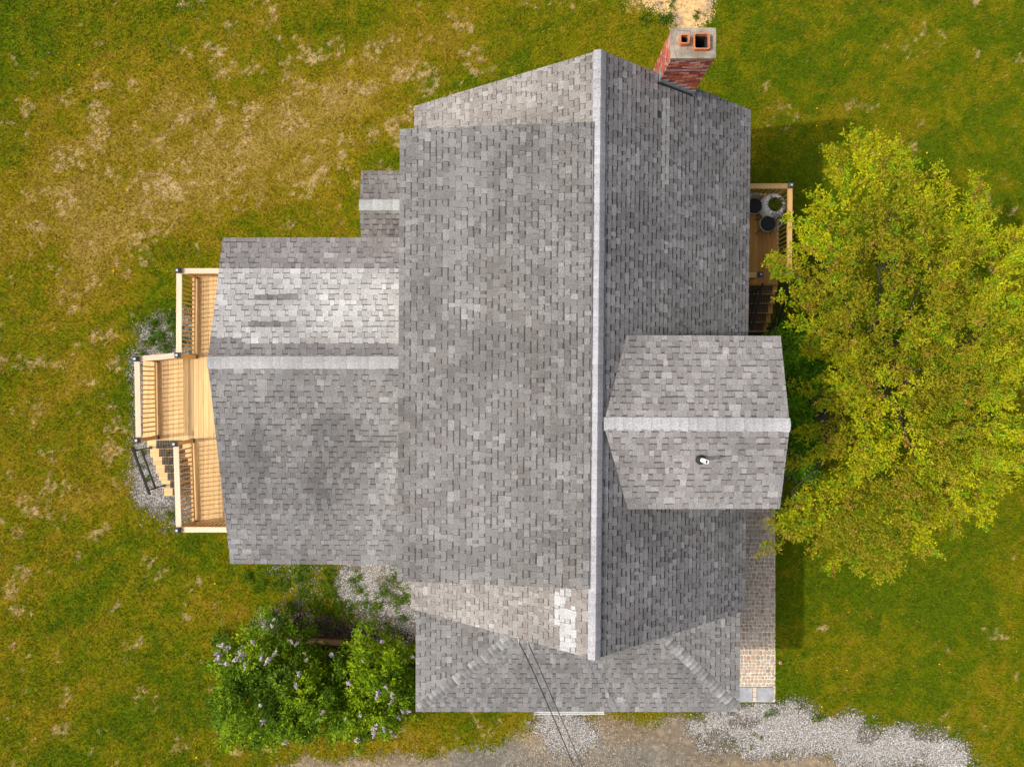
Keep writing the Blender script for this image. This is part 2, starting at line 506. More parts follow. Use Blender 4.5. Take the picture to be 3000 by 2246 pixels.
def drive_col(x, y):
    n = fbm(x*.5, y*1.1, 4, 200)[:, None]
    e = sstep(-10.2, -11.6, y + .5*(fbm(x*.7, y*.7, 3, 204)-.5))[:, None]
    sp = sstep(.55, .75, fbm(x*9, y*9, 2, 207))[:, None]
    warm = np.array((.245, .175, .10)); grey = np.array((.135, .122, .10)); brown = np.array((.175, .128, .08))
    c = warm + (brown-warm)*sstep(.35, .6, n)
    gx = (sstep(-4.5, 0, x)*sstep(6.5, 4, x))[:, None]
    c = c + (grey-c)*np.clip(e*(.35+.65*gx)+.6*sstep(.55, .7, fbm(x*.8, y*.8, 3, 209)[:, None])*.5, 0, 1)
    return c*(1+.35*sp)
grid_sheet('driveway', -17, 19, -15, -8, .045, .008, drive_col, M['soil'], drive_mask)
def dirt_col(x, y):
    n = fbm(x*2, y*2, 4, 220)[:, None]
    return np.array((.56, .37, .17)) + (np.array((.36, .25, .16))-np.array((.56, .37, .17)))*sstep(.45, .65, n)
grid_sheet('dirt_patch', 2, 8, 9, 14, .028, .008, dirt_col, M['soil'], bare_mask)
def bed_col(x, y):
    n = fbm(x*6, y*6, 3, 230)[:, None]
    return np.array((.035, .024, .018)) + np.array((.06, .042, .03))*sstep(.4, .8, n)
grid_sheet('mulch_bed', -8, 11, -9, 3, .04, .008, bed_col, M['soil'], lambda x, y: bed_mask(x, y) & ~house_mask(x, y) & ~walk_mask(x, y))
def gbed_col(x, y):
    n = fbm(x*5, y*5, 3, 240)[:, None]
    return np.array((.09, .078, .062)) + np.array((.10, .085, .07))*n
grid_sheet('gravel_bed', -13, 17, -13, 4, .04, .012, gbed_col, M['soil'], lambda x, y: (gravel_mask(x, y) > .6) & ~house_mask(x, y) & ~walk_mask(x, y))

# ------------------------------------------------------------------ house
house = thing('house', 'grey shingled house with shed dormer, side wing and hipped porch seen from above', 'house', (1.8, 0, 0))

def wall(name, pts_a, pts_b):
    """prism between two parallel polygons"""
    n = len(pts_a)
    mb = MB()
    mb.add(list(pts_a)+list(pts_b), [tuple(range(n))[::-1], tuple(range(n, 2*n))] + [(i, (i+1) % n, n+(i+1) % n, n+i) for i in range(n)])
    return mb.build(name, M['siding'], house)
ZR, ZE = 7.0, 3.95
RN, RS = P(1760,148,ZR), P(1743,1931,ZR)
EN, ES = P(2199,322,ZE), P(2181,1789,ZE)
WN, WS = P(1215,311,ZE), P(1205,1782,ZE)
prof = [(-2.12, 0), (5.58, 0), (5.58, 3.98), (1.8, 6.80), (-2.12, 4.0)]
wall('wall', [(a, -5.33, z) for a, z in prof], [(a, 6.5, z) for a, z in prof])
prof = [(-4.25, 0), (3.3, 0), (3.3, 4.22), (.48, 5.02), (-4.25, 3.78)]
wall('wall', [(-6.72, a, z) for a, z in prof], [(-2.13, a, z) for a, z in prof])
prof = [(3.31, 0), (5.55, 0), (5.55, 2.18), (4.8, 2.36), (3.31, 1.98)]
wall('wall', [(-3.85, a, z) for a, z in prof], [(-2.14, a, z) for a, z in prof])
wall('wall', [(-2.2,-8.1,0),(5.5,-8.1,0),(5.5,-5.34,0),(-2.2,-5.34,0)], [(-2.2,-8.1,3.28),(5.5,-8.1,3.28),(5.5,-5.34,3.28),(-2.2,-5.34,3.28)])
# upper walls of the shed dormer and the gable dormer
wall('dormer_wall', [(-2.2,5.15,3.9),(-2.2,5.15,6.40),(1.75,5.15,6.92),(1.75,5.15,6.3)], [(-2.2,-4.0,3.9),(-2.2,-4.0,6.40),(1.75,-4.0,6.92),(1.75,-4.0,6.3)])
prof = [(-2.3, 3.9), (.72, 3.9), (.72, 6.42), (-.85, 6.84), (-2.3, 6.42)]
wall('dormer_wall', [(2.0, a, z) for a, z in prof], [(5.57, a, z) for a, z in prof])

# ---- shingles
EXPO = 0.136
PAL = [((.208,.208,.207), 5), ((.190,.190,.189), 6), ((.173,.172,.171), 6), ((.152,.148,.147), 3), ((.168,.160,.156), 3), ((.245,.245,.245), 1)]
PALC = [c for c, w in PAL for _ in range(w)]
def clip_poly(poly, q):
    """convex polygon q (counter-clockwise, 2D) clips poly"""
    out = poly
    n = len(q)
    for i in range(n):
        a, b = q[i], q[(i+1) % n]
        inp, out = out, []
        if not inp: return []
        def side(p): return (b[0]-a[0])*(p[1]-a[1]) - (b[1]-a[1])*(p[0]-a[0])
        for j in range(len(inp)):
            p, r = inp[j], inp[(j+1) % len(inp)]
            sp, sr = side(p), side(r)
            if sp >= 0: out.append(p)
            if (sp >= 0) != (sr >= 0):
                t = sp/(sp-sr)
                out.append((p[0]+(r[0]-p[0])*t, p[1]+(r[1]-p[1])*t))
    return out

TILES = []        # every shingle: roof name, verts, faces, colours, size in the photo
def shingle_plane(roof, corners, tint=None, skip=None, seed=0, wr=(.07, .24), lift=.0, thick=1.0, band=(.42, .021, .036)):
    """corners: eave left, eave right, upper right, (upper left), seen from outside; rows start at the eave"""
    R = random.Random(seed)
    A = corners[0]
    u = (corners[1]-A).normalized()
    n = u.cross(corners[2]-A).normalized()
    v = n.cross(u).normalized()
    poly = [((c-A).dot(u), (c-A).dot(v)) for c in corners]
    vmax = max(p[1] for p in poly); vmin = min(p[1] for p in poly)
    umin = min(p[0] for p in poly); umax = max(p[0] for p in poly)
    i = 0
    while vmin + i*EXPO < vmax-.01:
        v0 = vmin + i*EXPO - (.018 if i == 0 else 0); v1 = vmin + (i+1)*EXPO + .004
        x = umin - R.uniform(0, .3)
        hi = R.random() < .5
        while x < umax:
            hi = not hi if R.random() < .82 else hi
            w = R.uniform(*wr) if hi else R.uniform(wr[0]*.75, wr[1]*.66)
            x1 = x+w
            j = R.uniform(-.004, .004) if hi else 0
            sk = R.uniform(-.004, .004)
            q = clip_poly([(x+.002, v0+j), (x1-.002, v0+j), (x1-.002+sk, v1-.0075), (x+.002+sk, v1-.0075)], poly)
            if len(q) >= 3:
                cx = sum(p[0] for p in q)/len(q); cy = sum(p[1] for p in q)/len(q)
                c = A+u*cx+v*cy
                if not (skip and skip(c)):
                    base = R.choice(PALC); base = (base[0]*1.005, base[1]*.993, base[2]*1.0)
                    k = R.uniform(.96, 1.05)*(1.03 if hi else .97)
                    col = tuple(b*k for b in base)
                    st = float(fbm(np.array([cx*2.2+seed*7]), np.array([cy*.35]), 3, 430+seed)[0])
                    col = tuple(q*(1+.34*(st-.5)) for q in col)
                    if tint: col = tint(c, col, R, hi)
                    t = (.014 if hi else .006)*thick + lift
                    def at(p): return A+u*p[0]+v*p[1]+n*(.002+lift+t*max(0, (v1-p[1])/EXPO))
                    parts = [(q, col)]
                    if not hi:       # the printed shadow line of a laminated shingle: dark granules under the course above; painted shade added on the east slope
                        vb = v1-.0075-R.uniform(band[1], band[2])
                        lo = clip_poly(q, [(-99,-99),(99,-99),(99,vb),(-99,vb)])
                        up = clip_poly(q, [(-99,vb),(99,vb),(99,99),(-99,99)])
                        if len(lo) >= 3 and len(up) >= 3:
                            parts = [(lo, col), (up, tuple(b*band[0] for b in col))]
                    vs, fs, cs = [], [], []
                    for pp, cc in parts:
                        b0 = len(vs); vs += [at(p) for p in pp]; cs += [cc]*len(pp)
                        fs.append(tuple(range(b0, b0+len(pp))))
                    m_ = len(q); b0 = len(vs)
                    vs += [at(p) for p in q] + [A+u*p[0]+v*p[1]-n*.004 for p in q]
                    cs += [tuple(b*.8 for b in col)]*(2*m_)
                    for a_ in range(m_):
                        b_ = (a_+1) % m_
                        if abs(q[a_][1]-v1) < .012 and abs(q[b_][1]-v1) < .012: continue
                        fs.append((b0+a_, b0+m_+a_, b0+m_+b_, b0+b_))
                    pr = [((F*p.x/(H-p.z)), (F*p.y/(H-p.z))) for p in (at(p) for p in q)]
                    ar = abs(sum(pr[a_][0]*pr[(a_+1) % m_][1]-pr[(a_+1) % m_][0]*pr[a_][1] for a_ in range(m_)))/2
                    TILES.append((roof, vs, fs, cs, ar))
            x = x1
        i += 1

def slab(name, planes, th=.11):
    """roof body: each plane is a list of corners, thickened downwards"""
    mb = MB()
    for pl in planes:
        n = len(pl)
        lo = [p-Vector((0, 0, .02)) for p in pl]; dn = [p-Vector((0, 0, th)) for p in pl]
        mb.add(lo+dn, [tuple(range(n)), tuple(range(n, 2*n))[::-1]] + [(i, n+i, n+(i+1) % n, (i+1) % n) for i in range(n)])
    return mb.build(name, M['slab'], house)
ROOF = {}
def sh_stain(c, s=0):
    return float(fbm(np.array([c.x*1.1]), np.array([c.y*1.1]), 3, 400+s)[0])

# main gable roof
W_PL = [WN, WS, RS, RN]; E_PL = [ES, EN, RN, RS]
ROOF['main_roof'] = slab('main_roof', [W_PL, E_PL])
DN0, DS0 = P(1172,379,6.45), P(1164,1701,6.45); DN1, DS1 = P(1739,357,7.03), P(1727,1725,7.03)
def px_of(c):
    return CX+F*c.x/(H-c.z), CY-F*c.y/(H-c.z)
def t_mainw(c, col, R, hi):
    x, y = px_of(c)
    k = 1.0
    col = (col[0]*1.16, col[1]*1.11, col[2]*1.06)
    if (1618 < x < 1680 and 1725 < y < 1825) or (1648 < x < 1682 and 1780 < y < 1915):
        if not (1650 < x < 1668 and 1745 < y < 1780):
            g_ = R.uniform(.31, .39); return (g_, g_, g_*1.01)
    return tuple(q*k for q in col)
shingle_plane('main_roof', W_PL, t_mainw, lambda c: -4.0 < c.y < 5.1 and c.x > -2.3, 11)
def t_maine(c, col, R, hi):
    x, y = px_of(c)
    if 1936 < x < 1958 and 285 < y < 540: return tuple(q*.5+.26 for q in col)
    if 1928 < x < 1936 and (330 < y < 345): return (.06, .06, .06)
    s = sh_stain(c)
    return tuple(q*(1.0+.25*(s-.5)) for q in (col[0]*1.20, col[1]*1.185, col[2]*1.21))  # stains, plus a brighter tint standing in for light this slope lacks
shingle_plane('main_roof', E_PL, t_maine, lambda c: c.x > 2.75 and -2.2 < c.y < .7, 12, (.08, .25), thick=.7, band=(.30, .028, .044))  # printed bands made darker and wider here, painting in the courses' shadow lines
# shed dormer
D_PL = [DN0, DS0, DS1, DN1]
ROOF['shed_dormer'] = slab('shed_dormer', [D_PL])
def t_dorm(c, col, R, hi):
    s = sh_stain(c, 7)
    w = sh_stain(Vector((c.x*1.6, c.y*.45, 0)), 9)
    k = 1.0+.28*(s-.5)+.34*(w-.5)
    k *= .95
    w2 = max(0, .5-w)*.5
    return (col[0]*k*(1.01+.12*w2), col[1]*k, col[2]*k*(.985-.12*w2))
shingle_plane('shed_dormer', D_PL, t_dorm, None, 13, (.075, .25))
# wing
WR0, WR1 = P(608,1062,5.2), P(1178,1062,5.2)
WN0, WN1 = P(653,696.5,4.33), P(1178,696.5,4.33)
WS0, WS1 = P(675,1650,3.87), P(1178,1653,3.87)
ROOF['wing_roof'] = slab('wing_roof', [[WN1, WN0, WR0, WR1], [WS0, WS1, WR1, WR0]])
def t_wing_n(c, col, R, hi):
    x, y = px_of(c)
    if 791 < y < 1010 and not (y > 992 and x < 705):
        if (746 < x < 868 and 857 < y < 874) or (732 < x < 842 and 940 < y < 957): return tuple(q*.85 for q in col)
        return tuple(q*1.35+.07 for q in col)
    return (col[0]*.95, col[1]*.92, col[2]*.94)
shingle_plane('wing_roof', [WN1, WN0, WR0, WR1], t_wing_n, None, 14, (.09, .27))
def t_wing_s(c, col, R, hi):
    s = sh_stain(c, 21)
    x, y = px_of(c)
    st = 0                                           # dark algae stains
    for cx, cy, rx, ry, am in ((790,1310,90,70,.22), (1005,1290,60,60,.25), (960,1420,45,110,.20), (860,1390,120,60,.15), (700,1390,60,90,.10), (1080,1180,60,120,.08)):
        st += am*math.exp(-.5*(((x-cx)/rx)**2+((y-cy)/ry)**2))
    return tuple(q*(1.02+.25*(s-.5)-st) for q in col)
shingle_plane('wing_roof', [WS0, WS1, WR1, WR0], t_wing_s, None, 15, (.085, .25))
# small bay roof
BR0, BR1 = P(1053,600,2.5), P(1230,600,2.5)
BN0, BN1 = P(1059,501,2.25), P(1230,501,2.25)
BS0, BS1 = P(1060,745,2.12), P(1230,745,2.12)
ROOF['bay_roof'] = slab('bay_roof', [[BN1, BN0, BR0, BR1], [BS0, BS1, BR1, BR0]])
t_bay = lambda c, col, R, hi: (col[0]*.88, col[1]*.84, col[2]*.82)
shingle_plane('bay_roof', [BN1, BN0, BR0, BR1], t_bay, None, 16)
shingle_plane('bay_roof', [BS0, BS1, BR1, BR0], t_bay, None, 17)
# gable dormer on the east slope
GR0, GR1 = P(1768,1242,6.99), P(2314,1244.5,6.99)
GN0, GN1 = P(1836,982,6.49), P(2287,984.5,6.48)
GS0, GS1 = P(1838,1490,6.46), P(2284.6,1489,6.46)
ROOF['gable_dormer'] = slab('gable_dormer', [[GN1, GN0, GR0, GR1], [GS0, GS1, GR1, GR0]])
t_gab = lambda c, col, R, hi: tuple(q*(1.12+.2*(sh_stain(c, 31)-.5)) for q in (col[0]*1.02, col[1]*1.0, col[2]*1.0))
shingle_plane('gable_dormer', [GN1, GN0, GR0, GR1], t_gab, None, 18, (.09, .26))
shingle_plane('gable_dormer', [GS0, GS1, GR1, GR0], t_gab, None, 19, (.09, .26))
# hipped porch
SW, SE = P(1218,2083,3.4), P(2166,2083,3.4)
TW, TE = Vector((1.19, -5.36, 3.95)), Vector((2.86, -5.36, 3.96))
NW, NE = Vector((SW.x, -5.36, 3.4)), Vector((SE.x+.02, -5.36, 3.4))
ROOF['porch_roof'] = slab('porch_roof', [[SW, SE, TE, TW], [NW, SW, TW], [SE, NE, TE]])
t_por = lambda c, col, R, hi: tuple(q*(.98+.3*(sh_stain(c, 41)-.5)) for q in col)
shingle_plane('porch_roof', [SW, SE, TE, TW], t_por, None, 20, (.075, .22))
shingle_plane('porch_roof', [NW, SW, TW], t_por, None, 21, (.08, .23))
shingle_plane('porch_roof', [SE, NE, TE], t_por, None, 22, (.08, .23))

# the 300 shingles that show largest are parts of their roof; the others are joined, one part for each roof
TILES.sort(key=lambda t: -t[4])
def tile_mb(ts):
    mb = MB()
    for t in ts:
        b = len(mb.v)
        mb.v += [tuple(p) for p in t[1]]; mb.c += t[3]
        mb.f += [tuple(b+i for i in f) for f in t[2]]; mb.sm += [False]*len(t[2])
    return mb
for t in TILES[:300]:
    tile_mb([t]).build('shingle', M['shingle'], ROOF[t[0]])
for k in ROOF:
    o = tile_mb([t for t in TILES[300:] if t[0] == k]).build('shingle_field', M['shingle'], ROOF[k])
    o['kind'] = 'stuff'

def cap_run(roof, a, b, na, nb, name, step, wid, col, seed, th=.008, base_=.013, jit=.07):
    """cap shingles folded over a ridge or hip from a to b; na, nb point down the two slopes"""
    R = random.Random(seed)
    d_ = b-a; Ln = d_.length; d_ = d_.normalized()
    na = na.normalized(); nb = nb.normalized()
    n = int(round(Ln/step)); st = Ln/n
    up = Vector((0, 0, 1))
    for i in range(n):
        w = wid*R.uniform(.97, 1.03)
        k = R.uniform(1-jit, 1+jit)
        c = tuple(q*k for q in (col(R) if callable(col) else col))
        p0 = a+d_*(i*st); p1 = a+d_*((i+1)*st+.01)
        mb = MB(); vs = []
        jx = na*R.uniform(-.003, .003)
        for p, lift in ((p0, th+base_), (p1, base_)):
            o_ = p+jx+up*lift
            vs += [o_+na*w, o_+na*w*.35+up*.010, o_+up*.012, o_+nb*w*.35+up*.010, o_+nb*w]
        vs += [q-up*.028 for q in vs]
        fs = [(j, j+5, j+6, j+1) for j in range(4)]
        fs += [(j, j+1, j+11, j+10) for j in range(4)] + [(0, 10, 15, 5), (4, 9, 19, 14)] + [(5+j+1, 5+j, 15+j, 15+j+1) for j in range(4)]
        mb.add(vs, fs, c)
        if callable(col):
            k1, k2 = R.uniform(.7, 1.2), R.uniform(.7, 1.2)
            nn = len(mb.c)
            mb.c = [tuple(q*(k1 if (j % 5) < 2 else k2)*(.5 if 5 <= j < 10 else 1) for q in c) for j in range(nn)]
        else:
            mb.c = [tuple(q*(.86 if 5 <= j < 10 else 1) for q in c) for j in range(len(mb.c))]
        mb.build(name, M['shingle'], ROOF[roof])
def down(ridge_dir, plane_pt, ridge_pt):
    d_ = ridge_dir.normalized(); w = plane_pt-ridge_pt
    return (w-d_*w.dot(d_)).normalized()
LIGHT = (.36, .36, .385)
rd = RN-RS
cap_run('main_roof', RS+Vector((0,0,.012)), RN+Vector((0,0,.012)), Vector((-1,0,-.16)), down(rd, EN, RN), 'ridge_shingle', .195, .150, LIGHT, 1)
cap_run('gable_dormer', GR1+Vector((.01,0,0)), GR0+Vector((.02,0,0)), down(GR1-GR0, GN1, GR1), down(GR1-GR0, GS1, GR1), 'ridge_shingle', .187, .145, (.36,.36,.375), 2)
cap_run('wing_roof', WR0-Vector((.01,0,0)), WR1-Vector((.08,0,0)), down(WR0-WR1, WN0, WR0), down(WR0-WR1, WS0, WR0), 'ridge_shingle', .17, .15, (.36,.36,.37), 3)
cap_run('bay_roof', BR0-Vector((.01,0,0)), BR1, down(BR0-BR1, BN0, BR0), down(BR0-BR1, BS0, BR0), 'ridge_shingle', .18, .15, (.36,.375,.38), 4)
hipc = lambda R: R.choice([(.28,.278,.278), (.25,.248,.248), (.22,.218,.218), (.30,.30,.30)])
cap_run('porch_roof', SW+(TW-SW).normalized()*.13, TW, down(TW-SW, NW, SW), down(TW-SW, SE, SW), 'hip_shingle', .135, .135, hipc, 5, .009, .012)
cap_run('porch_roof', SE+(TE-SE).normalized()*.13, TE, down(TE-SE, SW, SE), down(TE-SE, NE, SE), 'hip_shingle', .135, .135, hipc, 6, .009, .012)

# white gutter over the porch door, drip edge trim under the rakes
gx0, gx1 = P(1567,2083,3.32).x, P(1768,2083,3.32).x
gy = SW.y-.015
mb = MB()
mb.box(gx0, gx1, gy-.075, gy-.065, 3.28, 3.38).box(gx0, gx1, gy-.012, gy-.002, 3.28, 3.38).box(gx0, gx1, gy-.064, gy-.013, 3.28, 3.29).box(gx0-.004, gx0, gy-.075, gy-.002, 3.28, 3.38).box(gx1, gx1+.004, gy-.075, gy-.002, 3.28, 3.38)
mb.build('gutter', M['trim'], ROOF['porch_roof'])
for a, b in ((WN, RN), (RN, EN), (WS, RS), (RS, ES)):
    s = 1 if a.y > 0 else -1
    off = Vector((0, -.035*s, -.185))
    MB().bar(a+off, b+off, .02, .14).build('rake_board', M['trim'], ROOF['main_roof'])
for a, b in ((WN0, WR0), (WR0, WS0)): MB().bar(a+Vector((.035,0,-.185)), b+Vector((.035,0,-.185)), .02, .14).build('rake_board', M['trim'], ROOF['wing_roof'])
for a, b in ((GN1, GR1), (GR1, GS1)): MB().bar(a+Vector((-.035,0,-.185)), b+Vector((-.035,0,-.185)), .02, .14).build('rake_board', M['trim'], ROOF['gable_dormer'])

# ---- chimney
ch = MB().box(3.275, 4.14, 6.668, 7.235, 0, 7.02).build('chimney', M['mortar'], house)
R = random.Random(3)
BR = [(.36,.085,.045), (.30,.065,.04), (.42,.11,.055), (.25,.06,.045), (.33,.10,.07), (.20,.055,.045), (.45,.20,.14)]
X0, X1, Y0, Y1 = 3.257, 4.157, 6.650, 7.252
zt = 7.03; course = .0685
back = MB()
row = 0
z = zt-course
def brick_col(z):
    c = R.choice(BR); k = R.uniform(.9, 1.35)
    f = R.random()
    if f < .10: return tuple(.5*q*k+.22 for q in c)      # efflorescence
    return tuple(q*k for q in c)
while z > 0:
    off = .11 if row % 2 else 0.0
    for face in ('s', 'w', 'n', 'e'):
        a0, a1 = (X0, X1) if face in 'sn' else (Y0, Y1)
        a = a0-off
        while a < a1-.01:
            b = min(a+.215, a1); aa = max(a, a0)
            if b-aa > .02:
                e = R.uniform(-.002, .003)
                z0, z1 = z+.004, z+course-.005
                if face == 's': args = (aa+.004, b-.004, Y0-e, Y0+.05, z0, z1)
                elif face == 'n': args = (aa+.004, b-.004, Y1-.05, Y1+e, z0, z1)
                elif face == 'w': args = (X0-e, X0+.05, max(aa, Y0+.052)+.003, min(b, Y1-.052)-.003, z0, z1)
                else: args = (X1-.05, X1+e, max(aa, Y0+.052)+.003, min(b, Y1-.052)-.003, z0, z1)
                if args[1]-args[0] > .01 and args[3]-args[2] > .01:
                    vis = (face == 's' and z > 5.25) or (face == 'w' and z > 4.9)
                    if vis: MB().box(*args, brick_col(z)).build('brick', M['brick'], ch)
                    elif face == 's' and z > 3.5: pass
                    else: back.box(*args, brick_col(z))
            a += .219
    z -= course; row += 1
back.build('brick_field', M['brick'], ch)['kind'] = 'stuff'
# concrete crown with openings left for the two flues
FL = [(P(2005,121,7.24), .205, .26), (P(2056,126,7.26), .315, .33)]
c1, c2 = FL[0][0], FL[1][0]
c1 = Vector((3.50, 6.97, 0)); c2 = Vector((3.855, 6.945, 0)); s1, s2 = .098, .165
mb = MB()
zc0, zc1 = 7.03, 7.10
xs = [X0-.012, c1.x-s1+.01, c1.x+s1-.01, c2.x-s2+.01, c2.x+s2-.01, X1+.012]
mb.box(xs[0], xs[1], Y0-.012, Y1+.012, zc0, zc1).box(xs[2], xs[3], Y0-.012, Y1+.012, zc0, zc1).box(xs[4], xs[5], Y0-.012, Y1+.012, zc0, zc1)
mb.box(xs[1], xs[2], Y0-.012, c1.y-s1+.01, zc0, zc1).box(xs[1], xs[2], c1.y+s1-.01, Y1+.012, zc0, zc1)
mb.box(xs[3], xs[4], Y0-.012, c2.y-s2+.01, zc0, zc1).box(xs[3], xs[4], c2.y+s2-.01, Y1+.012, zc0, zc1)
mb.build('crown', M['concrete'], ch)
def flue(c, s, top, t):
    def rr(h, r):
        out = []
        for k, (sx, sy) in enumerate(((1,1),(-1,1),(-1,-1),(1,-1))):
            for q in range(4):
                g_ = math.radians(90*k+30*q)
                out.append((c.x+sx*(h-r)+r*math.cos(g_), c.y+sy*(h-r)+r*math.sin(g_)))
        return out
    n = 16
    rings = [(rr(s, .045), 7.05), (rr(s, .045), top), (rr(s-t, .03), top), (rr(s-t, .03), top-.10)]
    mb = MB(); vs = []; fs = []
    for ring, z in rings: vs += [(x, y, z) for x, y in ring]
    for i in range(3):
        for k in range(n): fs.append((i*n+k, i*n+(k+1) % n, (i+1)*n+(k+1) % n, (i+1)*n+k))
    mb.add(vs, fs)
    o = mb.build('flue', M['clay'], ch)
    mb = MB(); ring = rr(s-t, .03)
    vs = [(x, y, top-.101) for x, y in ring] + [(x, y, top-1.4) for x, y in ring]
    mb.add(vs, [(k, (k+1) % n, n+(k+1) % n, n+k) for k in range(n)] + [tuple(range(n, 2*n))])
    mb.build('flue_lining', M['soot'], o)
flue(c1, s1, 7.24, .022); flue(c2, s2, 7.20, .026)
# the brick core stays hollow under the flues: cut by building it as a shell
me = ch.data
sh = MB()
o_ = org(house)
sh.box(3.275, 3.30, 6.668, 7.235, 0, 7.028).box(4.115, 4.14, 6.668, 7.235, 0, 7.028).box(3.30, 4.115, 6.668, 6.70, 0, 7.028).box(3.30, 4.115, 7.20, 7.235, 0, 7.028)
nm = sh.mesh('chimney', o_); nm.materials.append(M['mortar']); ch.data = nm
# stepped flashing down the south and west faces
def main_z(x): return ZR-(ZR-ZE)/(EN.x-RN.x)*(x-RN.x)
for k in range(5):
    xa = 3.25+k*.185
    zb = main_z(xa+.0)+.10
    MB().box(xa, min(xa+.20, 4.165), Y0-.012-.002*k, Y0-.006, main_z(xa+.2)-.02, zb+.02).build('flashing', M['lead'], ch)
MB().box(X0-.014, X0-.006, Y0-.012, 6.88, main_z(X0)-.05, main_z(X0)+.22).build('flashing', M['lead'], ch)
MB().bar((3.2, Y0-.035, main_z(3.2)+.02), (4.2, Y0-.035, main_z(4.2)+.02), .045, .012).build('flashing', M['rubber'], ch)
MB().add([(4.13,Y0-.06,main_z(4.13)+.02),(4.22,Y0-.06,main_z(4.22)+.02),(4.20,Y0+.02,main_z(4.2)+.06),(4.16,Y0-.012,main_z(4.16)+.16)], [(0,1,2,3)]).build('flashing', M['lead'], ch)

# ---- vent pipe on the gable dormer
vb = P(2052, 1345, 6.78)
vp = MB()
vp.lathe((vb.x, vb.y, vb.z), [(.036, .50), (.046, .50), (.046, -.02)], 16)
vp.lathe((vb.x, vb.y, vb.z), [(.036, .50), (.036, .1), (.0, .1)], 16)
vpo = vp.build('vent_pipe', M['pvc'], house)
MB().lathe((vb.x, vb.y, vb.z), [(.046, .16), (.06, .12), (.075, .06), (.10, .035), (.11, .0), (.105, -.06)], 20).build('pipe_boot', M['rubber'], vpo)

# ------------------------------------------------------------------ decks
def post(deck, x, y, z0, top, cap=True, base=True):
    mb = MB().box(x-.045, x+.045, y-.045, y+.045, z0, top)
    p = mb.build('post', M['post'], deck)
    if cap:
        c = MB()
        c.box(x-.072, x+.072, y-.072, y+.072, top-.07, top+.012)
        c.add([(x-.072,y-.072,top+.012),(x+.072,y-.072,top+.012),(x+.072,y+.072,top+.012),(x-.072,y+.072,top+.012),
               (x-.035,y-.035,top+.04),(x+.035,y-.035,top+.04),(x+.035,y+.035,top+.04),(x-.035,y+.035,top+.04)],
              [(0,1,5,4),(1,2,6,5),(2,3,7,6),(3,0,4,7),(4,5,6,7)])
        c.build('post_cap', M['capmetal'], p)
        MB().box(x-.026, x+.026, y-.026, y+.026, top+.041, top+.046).build('cap_panel', M['caplens'], p)
    if base:
        MB().box(x-.06, x+.06, y-.06, y+.06, z0, z0+.06).build('post_sleeve', M['blackmetal'], p)
    return p
def railing(deck, p, q, z0, inset0=.06, inset1=.06, zr=1.02):
    """flat top rail, bottom rail and balusters between two points"""
    p, q = Vector((p[0], p[1], 0)), Vector((q[0], q[1], 0))
    d_ = (q-p).normalized()
    a, b = p+d_*inset0, q-d_*inset1
    ax = 'x' if abs(d_.x) > abs(d_.y) else 'y'
    Z = Vector((0, 0, 1))
    MB().bar(a+Z*(z0+zr-.02), b+Z*(z0+zr-.02), .142, .038).build('top_rail', M[('rrail_' if deck.name.endswith('001') else 'rail_')+ax], deck)
    MB().bar(a+Z*(z0+zr-.085), b+Z*(z0+zr-.085), .038, .088).build('sub_rail', M['deck_'+ax], deck)
    MB().bar(a+Z*(z0+.11), b+Z*(z0+.11), .06, .085).build('bottom_rail', M['deck_'+ax], deck)
    L_ = (b-a).length; n = max(2, int(round(L_/.127)))
    proto = MB().box(-.017, .017, -.017, .017, z0+.155, z0+zr-.13).mesh('baluster')
    o = org(deck)
    for i in range(1, n):
        c = a+d_*(L_*i/n)
        bo = link_mesh('baluster', proto, M['post'], deck)
        bo.location = (c.x-o.x, c.y-o.y, -o.z)

# ---- left deck
ZD = 1.4
ld = thing('deck', 'light wooden deck with black-capped posts wrapping the end of the left wing', 'deck', (-8.5, -.5, 0))
A_, B_, C_, D_, E_, F_ = (-9.0,3.04), (-9.01,.76), (-10.14,.66), (-10.10,-1.53), (-9.09,-1.63), (-9.01,-3.95)
bw = .1435
def board_y(x, y0, y1, z, deck, w=.138):
    return MB().box(x, x+w, y0, y1, z-.03, z).build('deck_board', M['rdeck_y' if deck.name.endswith('001') else 'deck_y'], deck)
x = -9.06; k = 0
while x < -6.75:
    board_y(x, .775, 3.10, ZD, ld); board_y(x, -1.575, .768, ZD, ld); board_y(x, -4.0, -1.582, ZD, ld)
    x += bw
x = -9.06-bw
while x > -10.5:
    board_y(x, -1.60, .78, ZD, ld); x -= bw
MB().box(-9.08, -6.75, -4.02, -4.003, 1.2, 1.37).box(-9.08, -6.75, 3.103, 3.12, 1.2, 1.37).box(-9.10, -9.065, -4.0, -1.65, 1.2, 1.365).box(-9.10, -9.065, .8, 3.1, 1.2, 1.365).box(-10.52, -10.50, -1.6, .78, 1.2, 1.365).box(-10.5, -9.1, .785, .80, 1.2, 1.365).box(-10.5, -9.1, -1.62, -1.605, 1.2, 1.365).build('fascia', M['deck_x'], ld)
for px_, py_ in ((-9.0,3.0), (-9.0,.7), (-9.0,-1.5), (-9.0,-3.9), (-10.4,.6), (-10.4,-1.5)):
    MB().box(px_-.07, px_+.07, py_-.07, py_+.07, 0, 1.365).build('support_post', M['post'], ld)
for p in (A_, B_, C_, D_, E_, F_): post(ld, p[0], p[1], ZD, ZD+1.10)
for p, q, i1 in ((A_, (-6.75,3.04), 0), (A_, B_, .06), (C_, B_, .06), (C_, D_, .06), (E_, F_, .06), (F_, (-6.75,-3.95), 0)):
    railing(ld, p, q, ZD, .06, i1)
